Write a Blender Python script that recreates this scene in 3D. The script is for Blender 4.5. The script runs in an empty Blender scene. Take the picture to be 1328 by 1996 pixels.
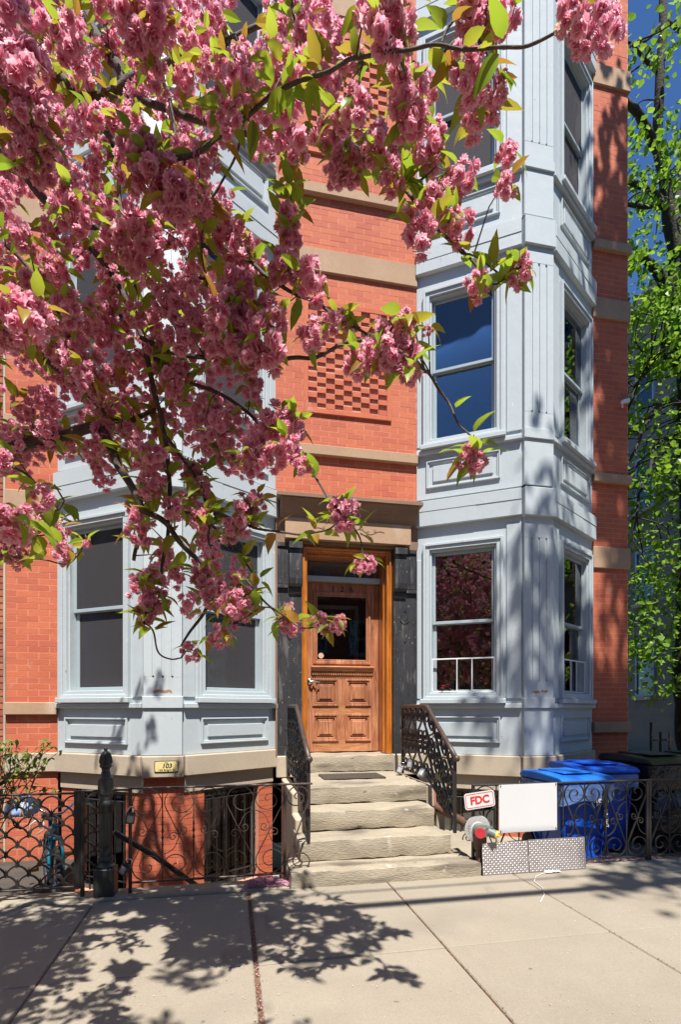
import bpy, bmesh, math, random
from mathutils import Vector, Matrix, noise as mnoise
R = math.radians
rnd = random.Random(7)

# ------------------------------------------------------------------ camera, sky, sun, exposure
sc = bpy.context.scene
COL = sc.collection
F_PX, YH, YAW, CAM_D, CAM_Z = 1048.0, 1380.0, R(11.5), 6.2, 1.6
GZ = 0.22                                   # level of the sidewalk
CA, SA = math.cos(YAW), math.sin(YAW)
cam_data = bpy.data.cameras.new('camera')
cam = bpy.data.objects.new('camera', cam_data)
COL.objects.link(cam)
cam.location = (0, -CAM_D, CAM_Z)
cam.rotation_euler = (R(90), 0, -YAW)
cam_data.sensor_fit = 'VERTICAL'
cam_data.sensor_height = 36.0
cam_data.lens = 36.0 * F_PX / 1996.0
cam_data.shift_y = (YH - 998.0) / 1996.0
cam_data.clip_start = 0.05
cam_data.clip_end = 2000
sc.camera = cam

SUN_EL = 63.0
sun_dir = Vector((0.02, math.cos(R(SUN_EL)), -math.sin(R(SUN_EL)))).normalized()
w = bpy.data.worlds.new('World'); sc.world = w; w.use_nodes = True
wn = w.node_tree.nodes; wl = w.node_tree.links
sky = wn.new('ShaderNodeTexSky'); sky.sky_type = 'NISHITA'; sky.sun_disc = False
sky.sun_elevation = R(SUN_EL); sky.sun_rotation = R(180)
sky.air_density = 1.0; sky.dust_density = 0.4; sky.ozone_density = 1.6
tint = wn.new('ShaderNodeMix'); tint.data_type = 'RGBA'; tint.blend_type = 'MULTIPLY'; tint.inputs['Factor'].default_value = 1.0
tint.inputs['B'].default_value = (.74, 1.13, 1.62, 1)
wl.new(sky.outputs[0], tint.inputs['A']); wl.new(tint.outputs['Result'], wn['Background'].inputs[0])
wn['Background'].inputs[1].default_value = 0.05
sun_data = bpy.data.lights.new('sun', 'SUN')
sun = bpy.data.objects.new('sun', sun_data); COL.objects.link(sun)
sun_data.energy = 5.0; sun_data.angle = R(0.53); sun_data.color = (1.0, 0.955, 0.88)
sun.rotation_euler = sun_dir.to_track_quat('-Z', 'Y').to_euler()
sun.location = (0, -12, 20)

sc.view_settings.view_transform = 'Standard'
sc.view_settings.look = 'None'
sc.view_settings.exposure = 0.85
sc.view_settings.gamma = 1.0
sc.view_settings.use_curve_mapping = False
sc.render.engine = 'CYCLES'
sc.cycles.use_denoising = True
sc.cycles.max_bounces = 7
sc.cycles.transparent_max_bounces = 12
sc.cycles.sample_clamp_indirect = 6.0
sc.cycles.caustics_reflective = False
sc.cycles.caustics_refractive = False

# ------------------------------------------------------------------ helpers
def PT(px, py, t):
    """the point t metres deep along the camera axis seen at photo pixel (px, py)"""
    u = (px - 664.0) / F_PX; v = (YH - py) / F_PX
    return Vector(((SA + u * CA) * t, -CAM_D + (CA - u * SA) * t, CAM_Z + v * t))
def PY(px, py, Y):
    u = (px - 664.0) / F_PX
    return PT(px, py, (Y + CAM_D) / (CA - u * SA))
def proj(p):
    x, y, z = p[0], p[1] + CAM_D, p[2] - CAM_Z
    t = x * SA + y * CA
    if t <= 0.05: return None
    return (664 + F_PX * (x * CA - y * SA) / t, YH - F_PX * z / t, t)

def tag(o, label=None, cat=None, group=None, kind=None):
    if label: o['label'] = label
    if cat: o['category'] = cat
    if group: o['group'] = group
    if kind: o['kind'] = kind
    return o
def link(o, parent=None, loc=None, rz=None):
    COL.objects.link(o)
    if parent is not None: o.parent = parent
    if loc is not None: o.location = loc
    if rz is not None: o.rotation_euler = (0, 0, rz)
    return o
def empty(name, loc=(0, 0, 0), rz=0, parent=None):
    o = bpy.data.objects.new(name, None); o.empty_display_size = 0.1
    return link(o, parent, loc, rz)
def inst(name, mesh, parent=None, loc=None, rz=None):
    return link(bpy.data.objects.new(name, mesh), parent, loc, rz)

class MB:
    def __init__(s): s.v = []; s.f = []
    def add(s, vs, fs):
        b = len(s.v); s.v += [tuple(p) for p in vs]; s.f += [tuple(i + b for i in q) for q in fs]; return s
    def box(s, x0, x1, y0, y1, z0, z1):
        if x1 < x0: x0, x1 = x1, x0
        if y1 < y0: y0, y1 = y1, y0
        if z1 < z0: z0, z1 = z1, z0
        return s.add([(x0,y0,z0),(x1,y0,z0),(x1,y1,z0),(x0,y1,z0),(x0,y0,z1),(x1,y0,z1),(x1,y1,z1),(x0,y1,z1)],
                     [(0,3,2,1),(4,5,6,7),(0,1,5,4),(1,2,6,5),(2,3,7,6),(3,0,4,7)])
    def prism(s, poly, z0, z1):
        n = len(poly)
        return s.add([(x,y,z0) for x,y in poly] + [(x,y,z1) for x,y in poly],
                     [tuple(range(n-1,-1,-1)), tuple(range(n,2*n))] + [(i,(i+1)%n,(i+1)%n+n,i+n) for i in range(n)])
    def prism_x(s, poly, x0, x1):          # poly in (y,z), extruded along x
        n = len(poly)
        return s.add([(x0,y,z) for y,z in poly] + [(x1,y,z) for y,z in poly],
                     [tuple(range(n)), tuple(range(2*n-1,n-1,-1))] + [(i,i+n,(i+1)%n+n,(i+1)%n) for i in range(n)])
    def prism_y(s, poly, y0, y1):          # poly in (x,z), extruded along y
        n = len(poly)
        return s.add([(x,y0,z) for x,z in poly] + [(x,y1,z) for x,z in poly],
                     [tuple(range(n)), tuple(range(2*n-1,n-1,-1))] + [(i,i+n,(i+1)%n+n,(i+1)%n) for i in range(n)])
    def ring(s, x0, x1, z0, z1, wd, y0, y1):   # rectangular picture frame in the xz plane
        s.box(x0, x0+wd, y0, y1, z0, z1); s.box(x1-wd, x1, y0, y1, z0, z1)
        s.box(x0+wd, x1-wd, y0, y1, z0, z0+wd); s.box(x0+wd, x1-wd, y0, y1, z1-wd, z1); return s
    def lathe(s, prof, n=16, c=(0,0,0), axis='z', cap=True):
        vs = []; fs = []
        for r, h in prof:
            for k in range(n):
                a = 2*math.pi*k/n; p = (r*math.cos(a), r*math.sin(a), h)
                if axis == 'y': p = (p[0], p[2], p[1])
                if axis == 'x': p = (p[2], p[0], p[1])
                vs.append((c[0]+p[0], c[1]+p[1], c[2]+p[2]))
        for i in range(len(prof)-1):
            for k in range(n): fs.append((i*n+k, i*n+(k+1)%n, (i+1)*n+(k+1)%n, (i+1)*n+k))
        if cap: fs.append(tuple(range(n-1,-1,-1))); m=(len(prof)-1)*n; fs.append(tuple(range(m,m+n)))
        return s.add(vs, fs)
    def tube(s, pts, rad, n=8, cap=True):
        pts = [Vector(p) for p in pts]; m = len(pts)
        if not hasattr(rad, '__len__'): rad = [rad]*m
        vs = []; fs = []; nrm = None
        for i in range(m):
            t = (pts[min(i+1,m-1)] - pts[max(i-1,0)])
            if t.length < 1e-9: t = Vector((0,0,1))
            t.normalize()
            if nrm is None:
                nrm = t.cross(Vector((0,0,1)) if abs(t.z) < .9 else Vector((1,0,0))).normalized()
            else:
                nrm = nrm - t*nrm.dot(t)
                nrm = nrm.normalized() if nrm.length > 1e-6 else t.orthogonal().normalized()
            b = t.cross(nrm)
            for k in range(n):
                a = 2*math.pi*k/n; vs.append(pts[i] + (nrm*math.cos(a) + b*math.sin(a))*rad[i])
        for i in range(m-1):
            for k in range(n): fs.append((i*n+k, i*n+(k+1)%n, (i+1)*n+(k+1)%n, (i+1)*n+k))
        if cap: fs.append(tuple(range(n-1,-1,-1))); fs.append(tuple(range((m-1)*n, m*n)))
        return s.add(vs, fs)
    def flat(s, pts, wd, dp, fn=None):
        """flat wrought bar along a curve in the (a,z) plane, wd wide in the plane and dp deep across it"""
        fn = fn or (lambda a, z, d: (a, d, z))
        m = len(pts); vs = []; fs = []
        for i in range(m):
            p, q = pts[max(i-1,0)], pts[min(i+1,m-1)]
            tx, tz = q[0]-p[0], q[1]-p[1]; l = math.hypot(tx, tz) or 1; nx, nz = -tz/l, tx/l
            for sa, sd in ((-.5,-.5),(.5,-.5),(.5,.5),(-.5,.5)):
                vs.append(fn(pts[i][0]+nx*wd*sa, pts[i][1]+nz*wd*sa, dp*sd))
        for i in range(m-1):
            for k in range(4): fs.append((i*4+k, i*4+(k+1)%4, (i+1)*4+(k+1)%4, (i+1)*4+k))
        fs.append((3,2,1,0)); fs.append(tuple(range((m-1)*4, m*4)))
        return s.add(vs, fs)
    def build(s, name, mat, parent=None, loc=None, rz=None, smooth=False, bevel=0, seg=1, auto=None):
        me = bpy.data.meshes.new(name); me.from_pydata(s.v, [], s.f); me.update()
        bm = bmesh.new(); bm.from_mesh(me)
        bmesh.ops.recalc_face_normals(bm, faces=bm.faces)
        if bevel: bmesh.ops.bevel(bm, geom=list(bm.edges), offset=bevel, segments=seg, affect='EDGES', profile=.6)
        bm.to_mesh(me); bm.free()
        if smooth:
            for p in me.polygons: p.use_smooth = True
            if auto: me.set_sharp_from_angle(angle=R(auto))
        me.materials.append(M[mat] if isinstance(mat, str) else mat)
        return inst(name, me, parent, loc, rz)

def rough_block(name, mat, x0, x1, y0, y1, z0, z1, parent=None, amp=.006, cell=.06, seed=0, rounding=.012):
    """a stone block with worn, uneven faces and edges"""
    nx, ny, nz = [max(2, min(26, int(round(d/cell)))) for d in (x1-x0, y1-y0, z1-z0)]
    bm = bmesh.new(); vd = {}
    def vert(i, j, k):
        if (i,j,k) in vd: return vd[(i,j,k)]
        p = Vector((x0+(x1-x0)*i/nx, y0+(y1-y0)*j/ny, z0+(z1-z0)*k/nz))
        e = (i in (0,nx)) + (j in (0,ny)) + (k in (0,nz))
        c = Vector(((x0+x1)/2, (y0+y1)/2, (z0+z1)/2))
        if e >= 2:
            s = Vector(((1 if i==nx else -1 if i==0 else 0), (1 if j==ny else -1 if j==0 else 0), (1 if k==nz else -1 if k==0 else 0)))
            p -= s * rounding * (.35 + 1.1*abs(mnoise.noise(p*9+Vector((seed,3,1)))))
        o = Vector((seed*1.7, seed*.3, 0))
        p += Vector((mnoise.noise(p*7+o), mnoise.noise(p*7+o+Vector((9,0,0))), mnoise.noise(p*7+o+Vector((0,9,0))))) * amp
        vd[(i,j,k)] = bm.verts.new(p); return vd[(i,j,k)]
    def face(*q): bm.faces.new([vert(*p) for p in q])
    for i in range(nx):
        for j in range(ny):
            for k in (0, nz): face((i,j,k),(i+1,j,k),(i+1,j+1,k),(i,j+1,k))
        for k in range(nz):
            for j in (0, ny): face((i,j,k),(i+1,j,k),(i+1,j,k+1),(i,j,k+1))
    for j in range(ny):
        for k in range(nz):
            for i in (0, nx): face((i,j,k),(i,j+1,k),(i,j+1,k+1),(i,j,k+1))
    bmesh.ops.recalc_face_normals(bm, faces=bm.faces)
    me = bpy.data.meshes.new(name); bm.to_mesh(me); bm.free()
    for p in me.polygons: p.use_smooth = True
    me.set_sharp_from_angle(angle=R(38))
    me.materials.append(M[mat])
    return inst(name, me, parent)

def text_obj(name, body, size, mat, loc, rot=(R(90),0,0), parent=None, extrude=.0008, bold=0.0, xs=1.0, shear=0.0):
    cu = bpy.data.curves.new(name, 'FONT'); cu.body = body; cu.size = size
    cu.align_x = 'CENTER'; cu.align_y = 'CENTER'; cu.extrude = extrude; cu.offset = bold; cu.shear = shear
    o = bpy.data.objects.new(name+'_curve', cu); COL.objects.link(o)
    bpy.context.view_layer.update()
    me = bpy.data.meshes.new_from_object(o.evaluated_get(bpy.context.evaluated_depsgraph_get()))
    bpy.data.objects.remove(o); bpy.data.curves.remove(cu)
    me.name = name; me.materials.clear(); me.materials.append(M[mat])
    n = inst(name, me, parent, loc); n.rotation_euler = rot; n.scale = (xs, 1, 1)
    return n

# ------------------------------------------------------------------ materials
M = {}
def base_mat(name):
    m = bpy.data.materials.new(name); m.use_nodes = True; M[name] = m
    nt = m.node_tree; b = nt.nodes['Principled BSDF']
    return m, nt.nodes, nt.links, b
def hexc(r, g, b):      # measured sRGB to linear
    f = lambda c: (c/255/12.92 if c/255 <= .04045 else ((c/255+.055)/1.055)**2.4)
    return (f(r), f(g), f(b))
def pmat(name, c1, c2=None, scale=3.0, rough=.6, bump=.0, bscale=80.0, rand=0.0, fine=.12, fscale=45.0, metal=0.0,
         spec=.5, stretch=(1,1,1), spots=None, bdist=.004, third=None, coat=0.0):
    m, n, l, b = base_mat(name)
    geo = n.new('ShaderNodeNewGeometry')
    mp = n.new('ShaderNodeMapping'); mp.inputs['Scale'].default_value = stretch
    l.new(geo.outputs['Position'], mp.inputs['Vector'])
    ns = n.new('ShaderNodeTexNoise'); ns.inputs['Scale'].default_value = scale; ns.inputs['Detail'].default_value = 7
    ns.inputs['Roughness'].default_value = .62
    l.new(mp.outputs[0], ns.inputs['Vector'])
    rp = n.new('ShaderNodeValToRGB'); e = rp.color_ramp.elements
    e[0].position = .36; e[1].position = .64
    c2 = c2 or tuple(v*.8 for v in c1)
    e[0].color = (*c1, 1); e[1].color = (*c2, 1)
    if third:
        x = rp.color_ramp.elements.new(.72); x.color = (*third, 1)
    l.new(ns.outputs['Fac'], rp.inputs['Fac'])
    col = rp.outputs['Color']
    nf = n.new('ShaderNodeTexNoise'); nf.inputs['Scale'].default_value = fscale; nf.inputs['Detail'].default_value = 4
    l.new(mp.outputs[0], nf.inputs['Vector'])
    hsv = n.new('ShaderNodeHueSaturation')
    mr = n.new('ShaderNodeMapRange'); mr.inputs[1].default_value = .25; mr.inputs[2].default_value = .75
    mr.inputs[3].default_value = 1-fine; mr.inputs[4].default_value = 1+fine
    l.new(nf.outputs['Fac'], mr.inputs[0]); val = mr.outputs[0]
    if rand:
        oi = n.new('ShaderNodeObjectInfo'); ad = n.new('ShaderNodeMath'); ad.operation = 'ADD'
        l.new(oi.outputs['Random'], ad.inputs[0]); l.new(geo.outputs['Random Per Island'], ad.inputs[1])
        fr = n.new('ShaderNodeMath'); fr.operation = 'FRACT'; l.new(ad.outputs[0], fr.inputs[0])
        m2 = n.new('ShaderNodeMapRange'); m2.inputs[3].default_value = 1-rand; m2.inputs[4].default_value = 1+rand*.7
        l.new(fr.outputs[0], m2.inputs[0])
        mu = n.new('ShaderNodeMath'); mu.operation = 'MULTIPLY'; l.new(val, mu.inputs[0]); l.new(m2.outputs[0], mu.inputs[1])
        val = mu.outputs[0]
        m3 = n.new('ShaderNodeMapRange'); m3.inputs[3].default_value = .5-rand*.035; m3.inputs[4].default_value = .5+rand*.035
        l.new(fr.outputs[0], m3.inputs[0]); l.new(m3.outputs[0], hsv.inputs['Hue'])
    l.new(val, hsv.inputs['Value']); l.new(col, hsv.inputs['Color']); col = hsv.outputs[0]
    for sp in (spots or []):            # (colour, scale, threshold, softness): stains, chips and dirt with a shape of their own
        sn = n.new('ShaderNodeTexNoise'); sn.inputs['Scale'].default_value = sp[1]; sn.inputs['Detail'].default_value = 5
        if len(sp) > 4:
            mq = n.new('ShaderNodeMapping'); mq.inputs['Scale'].default_value = sp[4]
            l.new(geo.outputs['Position'], mq.inputs['Vector']); l.new(mq.outputs[0], sn.inputs['Vector'])
        else: l.new(geo.outputs['Position'], sn.inputs['Vector'])
        ms = n.new('ShaderNodeMapRange'); ms.inputs[1].default_value = sp[2]; ms.inputs[2].default_value = sp[2]+sp[3]
        l.new(sn.outputs['Fac'], ms.inputs[0])
        mx = n.new('ShaderNodeMix'); mx.data_type = 'RGBA'
        l.new(ms.outputs[0], mx.inputs['Factor']); l.new(col, mx.inputs['A']); mx.inputs['B'].default_value = (*sp[0], 1)
        col = mx.outputs['Result']
    l.new(col, b.inputs['Base Color'])
    b.inputs['Roughness'].default_value = rough; b.inputs['Metallic'].default_value = metal
    b.inputs['Specular IOR Level'].default_value = spec
    if coat: b.inputs['Coat Weight'].default_value = coat; b.inputs['Coat Roughness'].default_value = .25
    if bump:
        bn = n.new('ShaderNodeTexNoise'); bn.inputs['Scale'].default_value = bscale; bn.inputs['Detail'].default_value = 5
        l.new(mp.outputs[0], bn.inputs['Vector'])
        bp = n.new('ShaderNodeBump'); bp.inputs['Strength'].default_value = bump; bp.inputs['Distance'].default_value = bdist
        l.new(bn.outputs['Fac'], bp.inputs['Height']); l.new(bp.outputs[0], b.inputs['Normal'])
    return m

pmat('brick', (.52,.135,.064), (.46,.110,.054), scale=2.2, rough=.82, bump=.5, bscale=70, rand=.09, fine=.1, fscale=60,
     spots=[((.50,.22,.15), 5.0, .66, .06), ((.24,.06,.04), 1.3, .66, .12)])
pmat('mortar', (.64,.31,.21), (.60,.26,.17), scale=9, rough=.95, bump=.3, bscale=160)
pmat('brick_old', (.40,.13,.075), (.32,.085,.05), scale=4, rough=.9, bump=.7, bscale=60, rand=.25)
pmat('mortar_old', (.42,.33,.26), (.34,.25,.2), scale=9, rough=.95, bump=.3, bscale=160)
pmat('brownstone', (.42,.275,.175), (.37,.235,.145), scale=2.5, rough=.85, bump=.25, bscale=120, fine=.07,
     spots=[((.48,.37,.28), 3.0, .64, .15, (1,1,.3))])
pmat('brownstone_dark', (.25,.15,.095), (.20,.12,.075), scale=2.5, rough=.8, bump=.25, bscale=120, fine=.07)
pmat('base_stone', (.48,.40,.30), (.42,.345,.255), scale=2, rough=.85, bump=.3, bscale=110, fine=.06,
     spots=[((.30,.25,.19), 2.4, .64, .12, (1,1,.35)), ((.56,.50,.42), 7, .68, .1)])
pmat('step_stone', (.36,.305,.225), (.28,.24,.18), scale=2.6, rough=.86, bump=.8, bscale=38, fine=.12, stretch=(.7,1,3.0), bdist=.008,
     spots=[((.17,.14,.105), 3.2, .56, .12, (.5,1,3.4)), ((.10,.085,.065), 11, .70, .03, (.5,1,2)), ((.34,.22,.12), 2.0, .68, .12), ((.50,.45,.37), 8, .67, .1)])
pmat('paint', (.475,.525,.545), (.455,.505,.528), scale=1.4, rough=.42, bump=.3, bscale=7, fine=.03, fscale=30, bdist=.008,
     spots=[((.41,.45,.47), 2.2, .67, .12, (2.2,2.2,.35)), ((.62,.63,.62), 19, .715, .02, (1,1,.5)), ((.40,.29,.22), 23, .745, .012, (1,1,.6)), ((.36,.38,.38), 5, .70, .05, (1.5,1.5,.25))])
pmat('paint_metal', (.475,.525,.545), (.46,.51,.53), scale=3, rough=.3, bump=.25, bscale=7, fine=.02, bdist=.01)
pmat('bare_wood', (.42,.24,.13), (.30,.17,.09), scale=14, rough=.8, stretch=(3,3,.5), bump=.4)
pmat('sash_paint', (.36,.43,.46), (.33,.40,.43), scale=4, rough=.4, fine=.03)
pmat('black_paint', (.040,.040,.043), (.026,.026,.029), scale=6, rough=.42, bump=.8, bscale=30, fine=.25, stretch=(1,1,.5),
     spots=[((.105,.10,.098), 9, .56, .12, (2,2,.35)), ((.34,.19,.13), 30, .70, .02), ((.26,.25,.24), 40, .69, .03, (1,1,.5))])
pmat('iron', (.020,.019,.019), (.030,.027,.025), scale=9, rough=.42, bump=.35, bscale=150, fine=.2, spec=.55,
     spots=[((.10,.055,.035), 7, .66, .08)])
pmat('iron_rust', (.075,.045,.034), (.045,.030,.026), scale=14, rough=.45, bump=.3, bscale=150, fine=.2, spec=.6)
pmat('post_iron', (.035,.038,.036), (.026,.028,.028), scale=8, rough=.36, bump=.25, bscale=90, fine=.15, spec=.6)
pmat('concrete', (.300,.258,.200), (.262,.224,.172), scale=1.3, rough=.92, rand=.05, bump=.45, bscale=230, fine=.13, fscale=130, bdist=.003,
     spots=[((.215,.184,.145), .9, .60, .25), ((.44,.41,.37), 90, .71, .03), ((.13,.11,.09), 60, .715, .02), ((.15,.13,.11), 7.5, .735, .012), ((.20,.17,.135), 3.0, .66, .06, (1,.35,1))])
pmat('coping', (.32,.28,.215), (.27,.235,.18), scale=4, rough=.9, bump=.5, bscale=110, fine=.12, fscale=90,
     spots=[((.25,.2,.15), 6, .62, .1)])
pmat('joint_dirt', (.12,.06,.035), (.19,.10,.06), scale=40, rough=1, bump=.8, bscale=200)
pmat('asphalt', (.05,.05,.052), (.065,.064,.062), scale=5, rough=.9, bump=.5, bscale=200, fine=.2, fscale=150)
pmat('dark_ground', (.07,.058,.047), (.045,.04,.034), scale=5, rough=1, bump=.5, bscale=40)
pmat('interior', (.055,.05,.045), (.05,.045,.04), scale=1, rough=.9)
pmat('basement_grey', (.12,.125,.12), (.10,.105,.10), scale=5, rough=.6)
pmat('shade_grey', (.34,.34,.32), (.30,.30,.28), scale=3, rough=.9)
pmat('plaster', (.40,.37,.32), (.36,.33,.28), scale=1, rough=.9)
pmat('shade_cloth', (.20,.175,.19), (.13,.115,.13), scale=1.1, stretch=(3,3,1), rough=.95, fine=.05, fscale=400)
pmat('shade_brown', (.21,.16,.14), (.13,.10,.09), scale=1.1, stretch=(3,3,1), rough=.95, fine=.05, fscale=400)
pmat('blind_white', (.55,.54,.50), (.5,.49,.46), scale=1.5, rough=.8)
pmat('white', (.78,.78,.76), (.74,.74,.73), scale=3, rough=.45, fine=.02)
pmat('sign_white', (.63,.63,.635), (.61,.61,.62), scale=2, rough=.28, fine=.01)
pmat('sign_red', (.58,.028,.024), (.53,.026,.024), scale=8, rough=.4, fine=.05)
pmat('steel', (.66,.65,.64), (.55,.54,.54), scale=6, rough=.42, metal=.55, bump=.1, bscale=80)
pmat('tread_plate', (.34,.30,.29), (.28,.245,.235), scale=7, rough=.5, metal=.4, bump=.2, bscale=60,
     spots=[((.45,.30,.27), 4, .62, .15)])
pmat('chrome', (.62,.62,.60), (.58,.58,.57), scale=6, rough=.18, metal=1.0)
pmat('nozzle_green', (.16,.21,.18), (.11,.14,.12), scale=22, rough=.5, bump=.3)
pmat('cap_red', (.55,.04,.05), (.48,.03,.045), scale=9, rough=.45)
pmat('cap_yellow', (.72,.54,.03), (.65,.46,.03), scale=9, rough=.4)
pmat('disc', (.72,.69,.64), (.62,.57,.52), scale=12, rough=.5, spots=[((.45,.2,.16), 18, .68, .05)])
pmat('pipe', (.13,.065,.042), (.09,.045,.032), scale=10, rough=.6, bump=.3)
pmat('bin_blue', (.006,.10,.62), (.005,.08,.54), scale=4, rough=.42, bump=.15, bscale=60, fine=.06)
pmat('lid_blue', (.008,.15,.55), (.007,.11,.48), scale=5, rough=.42, bump=.15, bscale=60, fine=.06)
pmat('bin_black', (.012,.012,.014), (.018,.018,.019), scale=4, rough=.35, bump=.15, bscale=60, fine=.1)
pmat('bag_black', (.008,.008,.012), (.012,.012,.016), scale=4, rough=.14, bump=.5, bscale=26, bdist=.02)
pmat('clear_bag', (.07,.14,.36), (.12,.18,.36), scale=8, rough=.16, bump=.6, bscale=26, bdist=.02)
pmat('mat_rubber', (.085,.065,.05), (.065,.05,.04), scale=40, rough=.95, bump=.5, bscale=220)
pmat('plaque', (.72,.58,.20), (.70,.60,.32), scale=28, rough=.3, fine=.08, spots=[((.42,.27,.03), 30, .66, .06)])
pmat('ink', (.01,.012,.02), (.012,.012,.02), rough=.4)
pmat('sticker', (.62,.40,.30), (.58,.36,.27), scale=60, rough=.5)
pmat('teal', (.015,.22,.33), (.012,.18,.29), scale=30, rough=.3)
pmat('rubber', (.015,.015,.016), (.012,.012,.013), rough=.7)
pmat('helmet_blue', (.12,.24,.62), (.5,.55,.7), scale=16, rough=.35)
pmat('yellow_plastic', (.6,.33,.04), (.55,.28,.03), rough=.4)
pmat('red_flower', (.42,.05,.05), (.30,.03,.05), scale=40, rough=.7)
pmat('pot_green', (.12,.22,.15), (.09,.18,.12), rough=.4)
pmat('teal_pot', (.06,.20,.18), (.05,.17,.16), rough=.4)
pmat('cherry_bark', (.105,.078,.062), (.055,.040,.034), scale=22, rough=.8, bump=.9, bscale=70, fine=.25, bdist=.006,
     spots=[((.26,.22,.19), 26, .66, .06)])
pmat('bark', (.045,.037,.030), (.028,.023,.020), scale=9, rough=.9, bump=.9, bscale=25, fine=.25, bdist=.02)
pmat('beige_wall', (.27,.225,.17), (.22,.185,.14), scale=1.0, rough=.9, bump=.2, bscale=30, stretch=(1,1,4))
pmat('brown_wall', (.20,.11,.08), (.16,.09,.065), scale=1.0, rough=.9)
pmat('roof_dark', (.05,.05,.05), (.06,.06,.06), rough=.9)
pmat('cord_white', (.7,.68,.64), (.65,.63,.6), rough=.5)
pmat('cable_black', (.02,.02,.02), (.025,.025,.025), rough=.6)
pmat('lockbox', (.30,.31,.33), (.22,.23,.25), scale=20, rough=.35, metal=.4)
pmat('lockbox_black', (.03,.035,.045), (.025,.028,.035), scale=20, rough=.3)
pmat('dry_twig', (.30,.19,.10), (.22,.13,.07), rough=.9)

def wood_mat(name, cols, rough=.42, coat=.25, sx=1.0, cross=False):
    m, n, l, b = base_mat(name)
    geo = n.new('ShaderNodeNewGeometry'); mp = n.new('ShaderNodeMapping')
    mp.inputs['Scale'].default_value = (2.2, 9, 16*sx) if cross else (16*sx, 9, 1.3)
    l.new(geo.outputs['Position'], mp.inputs['Vector'])
    a = n.new('ShaderNodeTexNoise'); a.inputs['Scale'].default_value = 1.6; a.inputs['Detail'].default_value = 8
    a.inputs['Roughness'].default_value = .7; a.inputs['Distortion'].default_value = 1.1
    l.new(mp.outputs[0], a.inputs['Vector'])
    rp = n.new('ShaderNodeValToRGB'); e = rp.color_ramp.elements
    e[0].position = .30; e[0].color = (*cols[0],1); e[1].position = .70; e[1].color = (*cols[2],1)
    x = e.new(.5); x.color = (*cols[1],1)
    l.new(a.outputs['Fac'], rp.inputs['Fac'])
    g = n.new('ShaderNodeTexNoise'); g.inputs['Scale'].default_value = 2.4; g.inputs['Detail'].default_value = 4
    l.new(geo.outputs['Position'], g.inputs['Vector'])
    mr = n.new('ShaderNodeMapRange'); mr.inputs[1].default_value=.3; mr.inputs[2].default_value=.7; mr.inputs[3].default_value=.72; mr.inputs[4].default_value=1.22
    l.new(g.outputs['Fac'], mr.inputs[0])
    hs = n.new('ShaderNodeHueSaturation'); l.new(mr.outputs[0], hs.inputs['Value']); l.new(rp.outputs[0], hs.inputs['Color'])
    l.new(hs.outputs[0], b.inputs['Base Color'])
    b.inputs['Roughness'].default_value = rough; b.inputs['Coat Weight'].default_value = coat; b.inputs['Coat Roughness'].default_value = .2
    bp = n.new('ShaderNodeBump'); bp.inputs['Strength'].default_value = .15; bp.inputs['Distance'].default_value = .003
    l.new(a.outputs['Fac'], bp.inputs['Height']); l.new(bp.outputs[0], b.inputs['Normal'])
wood_mat('door_wood', [(.17,.045,.022), (.37,.145,.068), (.54,.27,.15)])
wood_mat('door_wood_cross', [(.24,.075,.03), (.43,.18,.075), (.56,.30,.15)], cross=True)
wood_mat('frame_wood', [(.27,.072,.012), (.47,.15,.020), (.58,.22,.034)], rough=.3, coat=.5)

def glass_mat(name, refl=1.0, tint=(.9,.93,.95), wave=.02):
    m, n, l, b = base_mat(name); n.remove(b); out = n['Material Output']
    tr = n.new('ShaderNodeBsdfTransparent'); tr.inputs[0].default_value = (*tint,1)
    gl = n.new('ShaderNodeBsdfGlossy'); gl.inputs['Roughness'].default_value = .015; gl.inputs[0].default_value = (.95,.97,1,1)
    fr = n.new('ShaderNodeFresnel'); fr.inputs['IOR'].default_value = 1.75
    mu = n.new('ShaderNodeMath'); mu.operation = 'MULTIPLY'; mu.use_clamp = True; mu.inputs[1].default_value = refl
    l.new(fr.outputs[0], mu.inputs[0])
    geo = n.new('ShaderNodeNewGeometry'); ns = n.new('ShaderNodeTexNoise'); ns.inputs['Scale'].default_value = 2.2; ns.inputs['Detail'].default_value = 1
    l.new(geo.outputs['Position'], ns.inputs['Vector'])
    bp = n.new('ShaderNodeBump'); bp.inputs['Strength'].default_value = wave; bp.inputs['Distance'].default_value = .1
    l.new(ns.outputs['Fac'], bp.inputs['Height']); l.new(bp.outputs[0], gl.inputs['Normal']); l.new(bp.outputs[0], fr.inputs['Normal'])
    mx = n.new('ShaderNodeMixShader')
    l.new(mu.outputs[0], mx.inputs[0]); l.new(tr.outputs[0], mx.inputs[1]); l.new(gl.outputs[0], mx.inputs[2])
    l.new(mx.outputs[0], out.inputs['Surface'])
glass_mat('glass', 1.3, wave=.006); glass_mat('glass_door', .8)

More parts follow.
